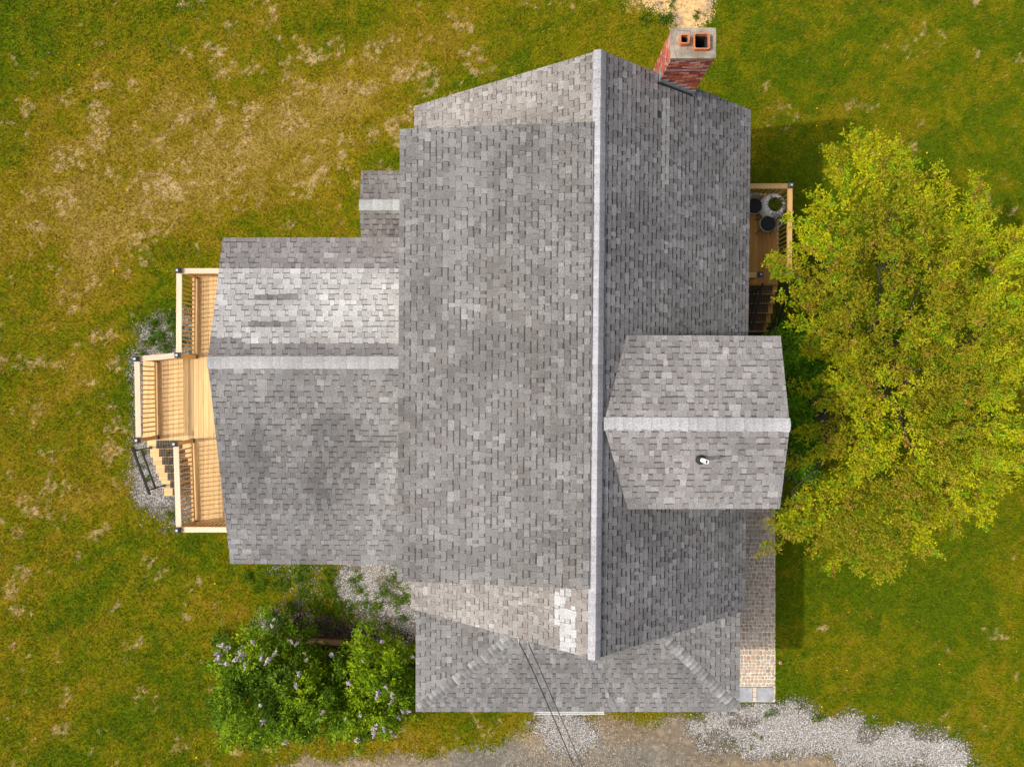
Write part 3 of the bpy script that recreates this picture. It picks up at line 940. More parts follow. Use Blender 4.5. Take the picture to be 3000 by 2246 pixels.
# stairs
RUN, RISE = .25, .165
mat_specs = []
for k in range(7):
    z = 1.4-.175-(RISE)*k
    y1 = -1.625-RUN*k
    x0 = -10.47; x1 = -9.16
    for j in range(2):
        MB().box(x0, x1, y1-.128*(j+1)+.004, y1-.128*j, z-.03, z).build('tread_board', M['deck_x'], ld)
    mat_specs.append((-9.835, y1-.122, z))
for xs_ in (-10.42, -9.2):
    MB().bar((xs_, -1.62, 1.10), (xs_, -3.35, -.04), .04, .22).build('stringer', M['post'], ld)
def handrail(deck, b0, b1, h=.9):
    """black tube handrail standing on two treads"""
    b0, b1 = Vector(b0), Vector(b1)
    Z = Vector((0, 0, 1)); d_ = (b1-b0).normalized()
    mb = MB()
    for b in (b0, b1):
        mb.tube([b, b+Z*h], .02, 8)
        mb.box(b.x-.045, b.x+.045, b.y-.045, b.y+.045, b.z, b.z+.012)
    mb.bar(b0+Z*h-d_*.12, b1+Z*h+d_*.16, .055, .05)
    mb.bar(b0+Z*(h*.55), b1+Z*(h*.55), .038, .038)
    mb.build('handrail', M['blackmetal'], deck)
handrail(ld, (-10.38,-1.84,1.225), (-10.40,-3.05,.405), .92)

# ---- right deck
ZD2 = 1.08
rdk = thing('deck', 'small wooden deck with planter and chairs along the right wall, half under the tree', 'deck', (6.6, 4.1, 0))
x = 7.68-.138
while x > 5.6:
    board_y(x, 2.87, 5.46, ZD2, rdk); x -= bw
MB().box(5.6, 7.70, 2.84, 2.865, .88, 1.045).box(5.6, 7.70, 5.465, 5.485, .88, 1.045).box(7.685, 7.705, 2.87, 5.46, .88, 1.045).build('fascia', M['rdeck_x'], rdk)
for px_, py_ in ((7.6,5.38), (7.6,2.95), (5.8,5.38), (5.8,2.95)):
    MB().box(px_-.07, px_+.07, py_-.07, py_+.07, 0, 1.045).build('support_post', M['post'], rdk)
NEp, SEp, SWp = (7.64,5.42), (7.62,3.03), (6.80,2.98)
for p in (NEp, SEp, SWp): post(rdk, p[0], p[1], ZD2, ZD2+1.10)
railing(rdk, NEp, (5.62,5.42), ZD2, .06, 0)
railing(rdk, NEp, SEp, ZD2, .06, .06)
railing(rdk, SWp, (5.62,2.98), ZD2, .06, 0)
mat2 = []
for k in range(5):
    z = ZD2-.18*(k+1); y1 = 2.86-.26*k
    for j in range(2):
        MB().box(6.66, 7.74, y1-.132*(j+1)+.004, y1-.132*j, z-.03, z).build('tread_board', M['rdeck_x'], rdk)
    mat2.append((7.225, y1-.118, z))
for xs_ in (6.7, 7.69): MB().bar((xs_, 2.85, .80), (xs_, 1.55, -.06), .04, .22).build('stringer', M['post'], rdk)
handrail(rdk, (7.72,1.66,.182), (7.72,2.65,.902), .80)
handrail(rdk, (6.98,1.66,.182), (6.98,2.65,.902), .85)

# ---- rubber stair mats
def mat_mesh(w, d_, nx, ny):
    mb = MB(); b = .020
    for i in range(nx+1):
        x = -w/2+b/2+(w-b)*i/nx
        mb.box(x-b/2, x+b/2, -d_/2, d_/2, .002, .014)
    for j in range(ny+1):
        y = -d_/2+b/2+(d_-b)*j/ny
        mb.box(-w/2, w/2, y-b/2, y+b/2, .003, .015)
    return mb.mesh('stair_mat')
mm = mat_mesh(.735, .235, 15, 5); mm.materials.append(M['rubber'])
ordn = ['top', 'second', 'third', 'fourth', 'fifth', 'sixth', 'bottom']
for k, (x, y, z) in enumerate(mat_specs):
    o = bpy.data.objects.new('stair_mat', mm); COL.objects.link(o); o.location = (x+random.uniform(-.008,.008), y, z)
    nm_ = ordn[k] + (' tread from the top' if 0 < k < 6 else ' tread')
    tag(o, f'black perforated mat on the {nm_} of the left deck stairs', 'stair mat', 'rubber mats on the left deck stairs')
ordn2 = ['top', 'second', 'third', 'fourth', 'bottom']
for k, (x, y, z) in enumerate(mat2):
    o = bpy.data.objects.new('stair_mat', mm); COL.objects.link(o); o.location = (x, y, z)
    nm_ = ordn2[k] + (' tread from the top' if 0 < k < 4 else ' tread')
    tag(o, f'black rubber mat on the {nm_} of the shaded right deck stairs', 'stair mat', 'rubber mats on the right deck stairs')

# ---- planter and chairs on the right deck
pl = thing('planter', 'large round pale grey ribbed planter with a straggly plant on the right deck', 'planter', (7.40, 5.03, ZD2))
mb = MB(); c = (7.40, 5.03, ZD2)
pr = [(.22, 0), (.28, .05), (.335, .18), (.352, .32), (.335, .46), (.29, .56), (.235, .605), (.205, .60), (.195, .57), (.19, .48)]
mb.lathe(c, pr, 40)
mb.build('pot', plain('planter_resin', (.78, .79, .82), .6, nz=(30, .9, 1.1)), pl)
mb = MB()
for i, z in enumerate(np.linspace(.10, .52, 15)):
    r = float(np.interp(z, [p[1] for p in pr[:7]], [p[0] for p in pr[:7]]))
    mb.lathe(c, [(r+.001, z-.008), (r+.006, z), (r+.001, z+.008)], 40)
mb.build('rib', plain('planter_rib', (.72, .73, .76), .6, nz=(30, .9, 1.1)), pl)
MB().lathe(c, [(.19, .485), (.1, .50), (.0, .50)], 20).build('potting_soil', plain('potting_soil', (.03, .02, .015), .95, nz=(40, .5, 1.6)), pl)
mb = MB(); R = random.Random(9)
for i in range(130):
    a = R.uniform(0, 6.28); l = R.uniform(.06, .30); h = R.uniform(.03, .2)
    b = Vector((7.40+.1*math.cos(a)*R.random(), 5.03+.1*math.sin(a)*R.random(), ZD2+.5))
    e = b+Vector((math.cos(a)*l, math.sin(a)*l, R.uniform(.02, .16)))
    m_ = (b+e)/2+Vector((0, 0, h))
    dead = R.random() < .35
    cc = (.22, .13, .06) if dead else R.choice([(.17, .25, .02), (.26, .28, .03), (.12, .20, .015)])
    s = Vector((-math.sin(a), math.cos(a), 0))*(.006 if dead else .013)
    mb.add([b-s*.5, b+s*.5, m_+s, e, m_-s], [(0, 1, 2, 4), (4, 2, 3)], cc)
mb.build('foliage', M['leaf'], pl)

def chair(label, x, y, face):
    t = thing('chair', label, 'chair', (x, y, ZD2), 'round-seated chairs on the right deck')
    Z = ZD2
    MB().lathe((x, y, Z), [(0, .435), (.215, .43), (.232, .415), (.232, .39), (0, .385)], 28).build('seat', M['wicker'], t)
    MB().lathe((x, y, Z), [(0, .475), (.16, .472), (.20, .462), (.212, .45), (.212, .436)], 28).build('cushion', M['cushion'], t)
    ca, sa = math.cos(face), math.sin(face)
    for dx, dy in ((1,1),(1,-1),(-1,1),(-1,-1)):
        MB().tube([(x+dx*.15, y+dy*.15, Z+.39), (x+dx*.21, y+dy*.21, Z)], .011, 6).build('leg', M['blackmetal'], t)
    bk = MB(); n = 14
    def bp(g_, r, z): return Vector((x+r*math.cos(face+math.pi+g_), y+r*math.sin(face+math.pi+g_), Z+z))
    rail = [bp(-1.15+2.3*i/n, .25+.05*(1-abs(-1+2*i/n)), .62+.20*math.cos((-1+2*i/n)*1.45)) for i in range(n+1)]
    bk.tube([bp(-1.15, .235, .40)]+rail+[bp(1.15, .235, .40)], .013, 6)
    bk.build('back_frame', M['wicker'], t)
    for i in range(1, n):
        MB().bar(bp(-1.15+2.3*i/n, .228, .41), rail[i], .016, .008, (0, .3, 1)).build('slat', M['wicker'], t)
chair('dark round-cushioned chair beside the planter, partly tucked under the main eave', 6.86, 5.02, -.9)
chair('dark round-cushioned chair with grey slatted back below the planter, partly under branches', 7.24, 4.52, math.pi+.2)

# ------------------------------------------------------------------ cobbled walk
wk = struct(MB().add([(WALK[0],WALK[2]-.46,.015),(WALK[1]+.03,WALK[2]-.46,.015),(WALK[1]+.03,WALK[3],.015),(WALK[0],WALK[3],.015)], [(0,1,2,3)], (.62,.53,.42)).build('paved_walk', M['soil']))
R = random.Random(21)
PC = [(.37,.315,.275), (.325,.275,.24), (.41,.355,.31), (.44,.375,.325), (.37,.305,.265)]
pav = []
y = WALK[2]+.012; rr_ = 0
def paver(x0, x1, y0, y1, col):
    g_ = .008; ch_ = min(.028, (x1-x0)*.25)
    x0 += g_; x1 -= g_; y0 += g_; y1 -= g_
    j = lambda: R.uniform(-.004, .004)
    pts = [(x0+ch_+j(), y0), (x1-ch_+j(), y0), (x1, y0+ch_+j()), (x1, y1-ch_+j()), (x1-ch_+j(), y1), (x0+ch_+j(), y1), (x0, y1-ch_+j()), (x0, y0+ch_+j())]
    cx, cy = (x0+x1)/2, (y0+y1)/2
    zt_ = .024+R.uniform(-.002, .002)
    vs = [(a, b, .008) for a, b in pts] + [(a, b, zt_-.005) for a, b in pts] + [(cx+(a-cx)*.86, cy+(b-cy)*.86, zt_) for a, b in pts]
    fs = [(i, (i+1) % 8, 8+(i+1) % 8, 8+i) for i in range(8)] + [(8+i, 8+(i+1) % 8, 16+(i+1) % 8, 16+i) for i in range(8)] + [tuple(range(16, 24))]
    return vs, fs, col
while y < WALK[3]-.05:
    h_ = R.choice([.095, .118, .14])
    x = WALK[0]+R.uniform(-.02, .0)
    while x < WALK[1]-.03:
        w_ = R.choice([.078, .108, .125, .14, .15])
        x1 = min(x+w_, WALK[1]+R.uniform(-.012, .01))
        if WALK[1]-x1 < .05: x1 = WALK[1]+R.uniform(-.01, .012)
        c = R.choice(PC); k = R.uniform(.82, 1.12); c = tuple(q*k for q in c)
        if y < -8.0:
            f = R.random()
            if f < .14: c = R.choice([(.42,.21,.15), (.38,.23,.17), (.44,.27,.20)])
            elif f < .55: c = R.choice([(.46,.34,.26), (.40,.33,.24)])
        elif R.random() < .07: c = (.33, .22, .17)
        yo = R.uniform(-.014, .014)
        px, py = px_of(Vector(((x+x1)/2, y+h_/2, .04)))
        vis = (px > 2166) and (py > 1488)
        sz = (x1-x)*h_
        pav.append((vis, sz, paver(x, x1, y+yo, y+h_+yo, c)))
        x = x1
    y += h_
pav.sort(key=lambda t: (not t[0], -t[1]))
for t in pav[:300]: MB().add(*t[2]).build('paver', M['paver'], wk)
mb = MB()
for t in pav[300:]: mb.add(*t[2])
mb.build('paver_field', M['paver'], wk)['kind'] = 'stuff'
fy0, fy1 = WALK[2]-.44, WALK[2]-.005
MB().box(6.30, 7.30, fy0, fy1, .008, .052).build('flagstone', M['flag'], wk)
MB().box(7.44, 7.92, fy0+.01, fy1, .008, .055).build('flagstone', M['flag'], wk)
for k in range(3):
    MB().box(7.315, 7.425, fy0+.15*k+.004, fy0+.15*k+.14, .008, .046, (.55,.46,.36)).build('paver', M['paver'], wk)

# ------------------------------------------------------------------ gravel stones
def stones(n_try, x0, x1, y0, y1, dens, cols, smin, smax, name, z=.012):
    x = rng.uniform(x0, x1, n_try); y = rng.uniform(y0, y1, n_try)
    k = rng.random(n_try) < dens(x, y)
    x, y = x[k], y[k]; n = len(x)
    s = rng.uniform(smin, smax, n)
    base = np.array([(1,0,0),(-1,0,0),(0,1,0),(0,-1,0),(0,0,1),(0,0,-.6)], float)
    V = base[None]*(s[:, None, None]*rng.uniform(.65, 1.25, (n, 6, 1)))
    an = rng.uniform(0, 6.28, n); ca, sa = np.cos(an), np.sin(an)
    vx = V[:, :, 0]*ca[:, None]-V[:, :, 1]*sa[:, None]*.75; vy = V[:, :, 0]*sa[:, None]+V[:, :, 1]*ca[:, None]*.75
    vx += rng.normal(0, .15, vx.shape)*s[:, None]; vy += rng.normal(0, .15, vy.shape)*s[:, None]
    V = np.stack([vx+x[:, None], vy+y[:, None], V[:, :, 2]*.6+z+s[:, None]*.25], -1)
    tri = np.array([(0,2,4),(2,1,4),(1,3,4),(3,0,4),(2,0,5),(1,2,5),(3,1,5),(0,3,5)])
    fs = (tri[None]+(np.arange(n)*6)[:, None, None]).reshape(-1, 3)
    cc = np.array(cols)[rng.integers(0, len(cols), n)]*rng.uniform(.75, 1.2, (n, 1))
    return struct(big_mesh(name, V.reshape(-1, 3), fs, np.repeat(cc, 6, 0), M['stone']), 'stuff')
def g_dens(x, y):
    m = gravel_mask(x, y)*(~house_mask(x, y))*(~walk_mask(x, y))
    pat = fbm(x*1.1, y*1.5, 3, 500)
    return m*np.clip(1.25-1.5*sstep(.50, .66, pat), .12, 1)
WHITE = [(.42,.415,.41), (.50,.495,.495), (.32,.315,.31), (.22,.215,.215), (.10,.097,.097), (.37,.31,.23), (.60,.59,.59), (.14,.135,.135), (.26,.22,.17)]
stones(150000, -12.2, -8.5, -4.6, 2.4, g_dens, WHITE, .012, .026, 'gravel')
stones(150000, -8.0, -2.0, -8.0, -5.2, g_dens, WHITE, .012, .026, 'gravel')
stones(520000, .4, 16.5, -12.6, -9.4, g_dens, WHITE, .012, .030, 'gravel')
def d_dens(x, y):
    m = drive_mask(x, y)
    a = np.exp(-(((x-1.7)/1.5)**2+((y+10.8)/1.0)**2))*.7
    return m*(.03+a+.10*sstep(.5, .7, fbm(x*1.1, y*1.1, 3, 510)))
stones(160000, -8, 15, -12.6, -9.8, d_dens, [(.50,.43,.34), (.42,.34,.25), (.58,.54,.49), (.30,.25,.20), (.62,.50,.36)], .009, .021, 'driveway_stones', .010)
def m_dens(x, y): return bed_mask(x, y)*(~house_mask(x, y))*(~walk_mask(x, y))*.5
stones(30000, -7.5, -2.3, -9, -6.4, m_dens, [(.05,.035,.025), (.08,.055,.04), (.03,.022,.018), (.14,.10,.08)], .015, .034, 'mulch')

# ------------------------------------------------------------------ grass
def blades(name, n, box, seedfn, w, lmin, lmax, mask_extra=None):
    x = rng.uniform(box[0], box[1], n); y = rng.uniform(box[2], box[3], n)
    block = house_mask(x, y) | (walk_mask(x, y))
    cover = np.maximum.reduce([gravel_mask(x, y)*.96, bare_mask(x, y)*.93, drive_mask(x, y)*.985, bed_mask(x, y)*.97])
    keep = (~block) & (rng.random(n) > cover)
    x, y = x[keep], y[keep]; n = len(x)
    c, d_, t = lawn_col(x, y)
    c = c*rng.uniform(.60, 1.42, (n, 1))
    straw = rng.random(n) < (.02+.24*d_)
    c[straw] = C_STRAW*rng.uniform(.6, 1.15, (straw.sum(), 1))
    l = rng.uniform(lmin, lmax, n)*(.75+.6*fbm(x*2.3, y*2.3, 3, 90))
    a = rng.uniform(0, 2*np.pi, n) + 2.5*fbm(x*1.5, y*1.5, 2, 95)
    lean = rng.uniform(.25, 1.25, n)
    dx, dy = np.cos(a)*np.sin(lean)*l, np.sin(a)*np.sin(lean)*l
    dz = np.cos(lean)*l*.9
    ww = w*rng.uniform(.7, 1.3, n)
    px_, py_ = -np.sin(a)*ww/2, np.cos(a)*ww/2
    V = np.empty((n, 3, 3))
    V[:, 0] = np.stack([x-px_, y-py_, np.full(n, .003)], 1)
    V[:, 1] = np.stack([x+px_, y+py_, np.full(n, .003)], 1)
    V[:, 2] = np.stack([x+dx, y+dy, dz], 1)
    cc = np.repeat(c, 3, 0).reshape(n, 3, 3)
    cc[:, :2] *= .8
    return struct(big_mesh(name, V.reshape(-1, 3), np.arange(3*n).reshape(n, 3), cc.reshape(-1, 3), M['grass']), 'stuff')
blades('grass', 950000, (-18, 18, -14, 14), None, .020, .05, .115)

# ------------------------------------------------------------------ leafy plants
def leaf_cloud(base, direc, length, n_leaf, cols, rs, spread, jcol=.25, up=.5, wr=(.36, .52)):
    """sprays: base (K,3), direc (K,3), length (K,), leaf count for each -> leaf quads along every spray"""
    K = len(base)
    t = rng.random((K, n_leaf))**.8
    p = base[:, None]+direc[:, None]*(length[:, None]*t)[..., None]
    p = p+rng.normal(0, 1, p.shape)*(spread*(.35+.65*t))[..., None]*np.array((1, 1, .7))
    p = p.reshape(-1, 3); n = len(p)
    out = np.repeat(direc, n_leaf, 0)
    a = out*.7+rng.normal(0, .75, (n, 3)); a[:, 2] *= .6
    a /= np.linalg.norm(a, axis=1)[:, None]
    nn = rng.normal(0, .55, (n, 3))+np.array((0, 0, up)); 
    s = np.cross(a, nn); s /= (np.linalg.norm(s, axis=1)[:, None]+1e-9)
    L_ = rng.uniform(rs[0], rs[1], n)[:, None]; wd = L_*rng.uniform(wr[0], wr[1], (n, 1))
    nrm = np.cross(s, a)
    V = np.stack([p, p+a*L_*.45+s*wd/2-nrm*L_*.06, p+a*L_, p+a*L_*.45-s*wd/2-nrm*L_*.06], 1)
    f = (np.arange(n)*4)[:, None]+np.array([[0, 1, 2, 3]])
    cc = np.repeat(cols, n_leaf, 0)*rng.uniform(1-jcol, 1+jcol, (n, 1))
    return V.reshape(-1, 3), f, np.repeat(cc, 4, 0)

def radial_outline(c, pts):
    an = np.array([math.atan2(y-c[1], x-c[0]) for x, y in pts]); r = np.array([math.hypot(x-c[0], y-c[1]) for x, y in pts])*1.0
    o = np.argsort(an); an, r = an[o], r[o]
    an = np.concatenate([an-2*np.pi, an, an+2*np.pi]); r = np.tile(r, 3)
    return lambda a: np.interp(a, an, r)

# ---- the tree on the right
TO = zz([(180,60),(330,30),(440,75),(540,150),(610,240),(760,180),(800,290),(887,340),(910,540),(887,750),(860,880),(840,960),(830,1160),(790,1280),(760,1380),(600,1410),(500,1470),(470,1570),(310,1625),(120,1550),(30,1530),(25,1390),(60,1270),(120,1150),(165,970),(200,830),(150,760),(95,730),(55,610),(75,500),(62,390),(85,330),(110,290),(140,180)], 1.1827, 2250, 350)
TO = [tuple(P(a, b, 4.0)[:2]) for a, b in TO]
tcx, tcy = 9.9, .45
trad0 = radial_outline((tcx, tcy), TO)
trad = lambda a: trad0(a)-.30
tree = thing('tree', 'large spreading tree with yellow-green leaves beside the right side of the house', 'tree', (tcx, tcy, 0))
def crown_top(x, y):
    a = np.arctan2(y-tcy, x-tcx); r = np.hypot(x-tcx, y-tcy)/trad(a)
    return r, 2.9+2.9*np.sqrt(np.clip(1-r*r*.93, 0, 1))*(.86+.3*fbm(x*.8, y*.8, 3, 700))
# boughs fan outwards over the crown; every bough carries sprays of leaves, so gaps stay open between boughs
NB = 540
a = rng.uniform(-np.pi, np.pi, NB*3); rr = np.sqrt(rng.uniform(.0, .80, NB*3))
bx = tcx+np.cos(a)*rr*trad(a); by = tcy+np.sin(a)*rr*trad(a)
sel = []
for i in range(len(bx)):                              # keep the boughs spread out
    if all((bx[i]-bx[q])**2+(by[i]-by[q])**2 > .070 for q in sel): sel.append(i)
    if len(sel) >= NB: break
bx, by, rr = bx[sel], by[sel], rr[sel]
N1 = len(sel); N2 = 60                               # a lower layer closes the crown
a2 = rng.uniform(-np.pi, np.pi, N2); r2 = np.sqrt(rng.uniform(0, .62, N2))
bx = np.concatenate([bx, tcx+np.cos(a2)*r2*trad(a2)]); by = np.concatenate([by, tcy+np.sin(a2)*r2*trad(a2)]); rr = np.concatenate([rr, r2])
NB = N1+N2
_, bz = crown_top(bx, by)
lay = rng.random(NB); lay[N1:] = rng.uniform(.75, 1.15, N2)
bz = bz-.15-1.3*lay**1.5*(1-.55*rr)
bd = np.stack([(bx-tcx)/3.0, (by-tcy)/5.0, np.full(NB, .30)], 1); bd[:, :2] += rng.normal(0, .38, (NB, 2)); bd[:, 2] += rng.normal(0, .15, NB)-.25*rr
bd /= np.linalg.norm(bd, axis=1)[:, None]
bl = rng.uniform(.7, 1.35, NB)*(1-.25*rr)
SP = 17
tt = np.linspace(.02, 1, SP)[None].repeat(NB, 0)+rng.normal(0, .03, (NB, SP))
base = np.stack([bx, by, bz], 1)[:, None]+bd[:, None]*(tt*bl[:, None])[..., None]
base[..., 2] -= .16*tt**2
sd = np.cross(bd, np.array((0, 0, 1.))); sd /= np.linalg.norm(sd, axis=1)[:, None]
sg = np.where(np.arange(SP) % 2, 1., -1.)[None].repeat(NB, 0)*(1.05-.75*tt)+rng.normal(0, .2, (NB, SP))
dirv = bd[:, None]*.75+sd[:, None]*sg[..., None]+np.array((0, 0, .22))+rng.normal(0, .18, (NB, SP, 3))
dirv = (dirv/np.linalg.norm(dirv, axis=2)[..., None]).reshape(-1, 3)
base = base.reshape(-1, 3)
ln = rng.uniform(.20, .42, NB*SP)*(1.1-.35*tt.ravel())
x, y = base[:, 0], base[:, 1]
tone = fbm(x*.8, y*.8, 3, 720)+.25*(np.repeat(rng.random(NB), SP)-.5)
yel = np.array((.43, .44, .009)); oli = np.array((.265, .245, .011)); grn = np.array((.18, .28, .008)); rus = np.array((.34, .22, .03))
f = np.clip((tone-.36)*3.0+.35*(tt.ravel()-.4)+rng.normal(0, .2, len(x)), 0, 1)[:, None]
cols = oli+(yel-oli)*f
cols = np.where((rng.random(len(x)) < .22)[:, None], grn*(.9+.5*f), cols)
cols = np.where((rng.random(len(x)) < .07)[:, None], rus, cols)
V, fcs, cc = leaf_cloud(base, dirv, ln, 25, cols, (.048, .092), .040, .25, 1.2, (.32, .46))
big_mesh('crown', V, fcs, cc, M['leaf'], tree)
# trunk, limbs, twigs
mb = MB()
R = random.Random(31)
mb.tube([(tcx,tcy,0),(tcx+.05,tcy,.5),(tcx-.05,tcy+.05,1.5)], [.26,.21,.19], 10)
mb.build('trunk', M['bark'], tree)
limbs = []
for i in range(16):
    g_ = 2*math.pi*i/16+R.uniform(-.15, .15); rr1 = float(trad(np.array(g_)))*R.uniform(.5, .85)
    e = Vector((tcx+math.cos(g_)*rr1, tcy+math.sin(g_)*rr1, R.uniform(2.7, 3.8)))
    s = Vector((tcx-.05, tcy+.05, 1.45))
    pts = [s+(e-s)*t_+Vector((R.uniform(-.15,.15), R.uniform(-.15,.15), .75*math.sin(math.pi*t_)+R.uniform(-.1,.1)))*(0 if t_ == 0 else 1) for t_ in (0, .2, .4, .6, .8, 1)]
    limbs.append(pts)
    MB().tube(pts, [.10,.07,.05,.035,.022,.012], 7).build('limb', M['bark'], tree)
lp = np.array([tuple(p) for l in limbs for p in l[2:]])
mb = MB()
for i in range(NB):
    b = Vector((bx[i], by[i], bz[i]-.05)); dd = np.linalg.norm(lp-np.array(b), axis=1); q = Vector(lp[int(np.argmin(dd))])
    if dd.min() > 1.3 or i >= N1: continue
    m_ = (q+b)/2+Vector((R.uniform(-.1,.1), R.uniform(-.1,.1), R.uniform(-.15,.05)))
    e = b+Vector(bd[i])*float(bl[i])*.9-Vector((0, 0, .15))
    mb.tube([q, m_, b, e], [.020, .015, .010, .004], 4, False)
mb.build('twigs', M['bark'], tree)['kind'] = 'stuff'

# ---- lilac shrubs and other shrubs
def shrub(name, label, cat, cpx, rpx, ht, kcl, nl, pal, group=None, flowers=0, lsz=(.055, .12), seed=0, fl_zone=None, yb=0.0):
    c = P(cpx[0], cpx[1], ht*.55)
    k = (H-ht*.55)/F
    t = thing(name, label, cat, (c.x, c.y, 0), group)
    a = rng.uniform(0, 2*np.pi, kcl); r = np.sqrt(rng.uniform(.0, 1, kcl))
    x = c.x+np.cos(a)*r*rpx[0]*k*(.45+1.05*fbm(np.cos(a)*2.2+seed, np.sin(a)*2.2, 3, 800+seed))
    y = c.y+np.sin(a)*r*rpx[1]*k*(.45+1.05*fbm(np.cos(a)*2.2+seed, np.sin(a)*2.2, 3, 800+seed))
    ztop = ht*(.45+.55*np.sqrt(np.clip(1-r*r, 0, 1)))*(.65+.7*fbm(x*1.7, y*1.7, 3, 820+seed))
    z = np.maximum(ztop-rng.random(kcl)**1.3*.8*ht*.6, .15)
    keep = rng.random(kcl) < sstep(.30, .46, fbm(x*2.0, y*2.0, 3, 830+seed))
    x, y, z, r, ztop = x[keep], y[keep], z[keep], r[keep], ztop[keep]
    base = np.stack([x, y, z], 1)
    dv = np.stack([(x-c.x), (y-c.y), np.full(len(x), .9)], 1)+rng.normal(0, .4, (len(x), 3))
    dv /= np.linalg.norm(dv, axis=1)[:, None]
    pal = np.array(pal)
    f = np.clip((fbm(x*1.2, y*1.2, 2, 840+seed)-.2)*1.5+rng.normal(0, .28, len(x)), 0, .999)
    cols = pal[(f*len(pal)).astype(int)]
    V, fc, cc = leaf_cloud(base, dv, rng.uniform(.12, .34, len(x)), nl, cols, lsz, .07, .3, 1.2)
    big_mesh('foliage', V, fc, cc, M['leaf'], t)
    R = random.Random(seed)
    for i in range(7):
        g_ = 6.283*i/7+R.uniform(-.3, .3); q = R.uniform(.3, .75)
        e = Vector((c.x+math.cos(g_)*rpx[0]*k*q, c.y+math.sin(g_)*rpx[1]*k*q, ht*R.uniform(.55, .8)))
        s = Vector((c.x+math.cos(g_)*.12, c.y+math.sin(g_)*.12, 0))
        MB().tube([s, s+(e-s)*.5+Vector((R.uniform(-.1,.1), R.uniform(-.1,.1), .2)), e], [.025, .018, .008], 5).build('stem', M['bark'], t)
    if flowers:
        protos = []
        for q in range(4):
            mb = MB(); RR = random.Random(seed*10+q)
            pc = RR.choice([(.60,.50,.57), (.68,.59,.63), (.56,.47,.60), (.72,.63,.64)])
            for i in range(34):
                h_ = RR.random(); rad = .046*(1-h_*.8)
                g_ = RR.uniform(0, 6.28)
                p = Vector((math.cos(g_)*rad, math.sin(g_)*rad, h_*.13))
                s = RR.uniform(.012, .02)
                u_ = Vector((RR.gauss(0,1), RR.gauss(0,1), RR.gauss(0,.5))).normalized(); w_ = u_.cross(Vector((RR.gauss(0,.4), RR.gauss(0,.4), 1))).normalized()
                kk = RR.uniform(.75, 1.2)
                mb.add([p-u_*s, p-w_*s, p+u_*s, p+w_*s], [(0,1,2,3)], tuple(min(.85, v_*kk) for v_ in pc))
            mb.tube([(0,0,-.02),(0,0,.07),(0,0,.14)], [.022,.02,.006], 5, True, tuple(v_*.8 for v_ in pc))
            me = mb.mesh('flower_cluster'); me.materials.append(M['petal']); protos.append(me)
        o = org(t); cnt = 0; tries = 0
        while cnt < flowers and tries < 4000:
            tries += 1
            i = R.randrange(len(x))
            if z[i] < ztop[i]-.22: continue
            pp = Vector((x[i], y[i], z[i]))+Vector(dv[i])*.28
            if fl_zone:
                qx, qy = px_of(pp)
                if not any(x0 < qx < x1 and y0 < qy < y1 for x0, x1, y0, y1 in fl_zone): continue
            fo = bpy.data.objects.new('flower_cluster', R.choice(protos)); COL.objects.link(fo); fo.parent = t
            fo.location = pp-o
            fo.rotation_euler = (R.uniform(-.9, .9), R.uniform(-.9, .9), R.uniform(0, 6))
            s = R.uniform(.8, 1.5); fo.scale = (s, s, s*R.uniform(.9, 1.3))
            cnt += 1
    return t
LIL = [(.065,.13,.006), (.10,.185,.008), (.145,.245,.008), (.20,.31,.009), (.26,.37,.010)]
gl = 'lilac shrubs at the corner of the wing and the porch'
shrub('lilac_shrub', 'broad lilac shrub with most flowers, farthest left by the open lawn', 'shrub', (765,2005), (165,168), 2.2, 1350, 22, LIL, gl, 36, seed=1, fl_zone=[(740,900,1790,1960),(640,720,1880,1980),(740,800,2060,2110)])
shrub('lilac_shrub', 'lilac shrub in the middle of the row, leaning out toward the driveway', 'shrub', (930,2065), (165,115), 2.5, 1150, 22, LIL, gl, 14, seed=2)
shrub('lilac_shrub', 'lilac shrub growing closest to the porch roof corner', 'shrub', (1120,2008), (110,135), 2.1, 900, 20, LIL, gl, 22, seed=3)
DK = [(.07,.19,.010), (.11,.27,.012), (.15,.33,.014), (.20,.40,.016)]
shrub('shrub', 'dark green leafy shrub squeezed between gable dormer and yellow-green tree', 'shrub', (2335,1085), (75,115), 2.6, 900, 20, DK, None, 0, (.06, .11), 4)
shrub('shrub', 'dark green shrub mostly under the tree beside the lower half of the gable dormer', 'shrub', (2330,1270), (58,120), 1.7, 500, 18, DK, None, 0, (.06, .11), 5)
# iris clump by the porch
ir = thing('iris_plant', 'clump of long dark green blades at the porch edge beside the lilacs', 'plant', tuple(P(1205,1985,.1)))
mb = MB(); R = random.Random(41); c = org(ir)
for i in range(170):
    a = R.uniform(0, 6.28); b = Vector((c.x+R.gauss(0, .14), c.y+R.gauss(0, .22), 0)); l = R.uniform(.35, .75); q = R.uniform(.2, .7)
    e1 = b+Vector((math.cos(a)*l*q*.4, math.sin(a)*l*q*.4, l*.6)); e2 = b+Vector((math.cos(a)*l*q*1.1, math.sin(a)*l*q*1.1, l*.8))
    s = Vector((-math.sin(a), math.cos(a), 0))*.013; k = R.uniform(.7, 1.3)
    mb.add([b-s, b+s, e1+s, e1-s, e2], [(0,1,2,3), (3,2,4)], (.035*k, .10*k, .012*k))
mb.build('foliage', M['leaf'], ir)
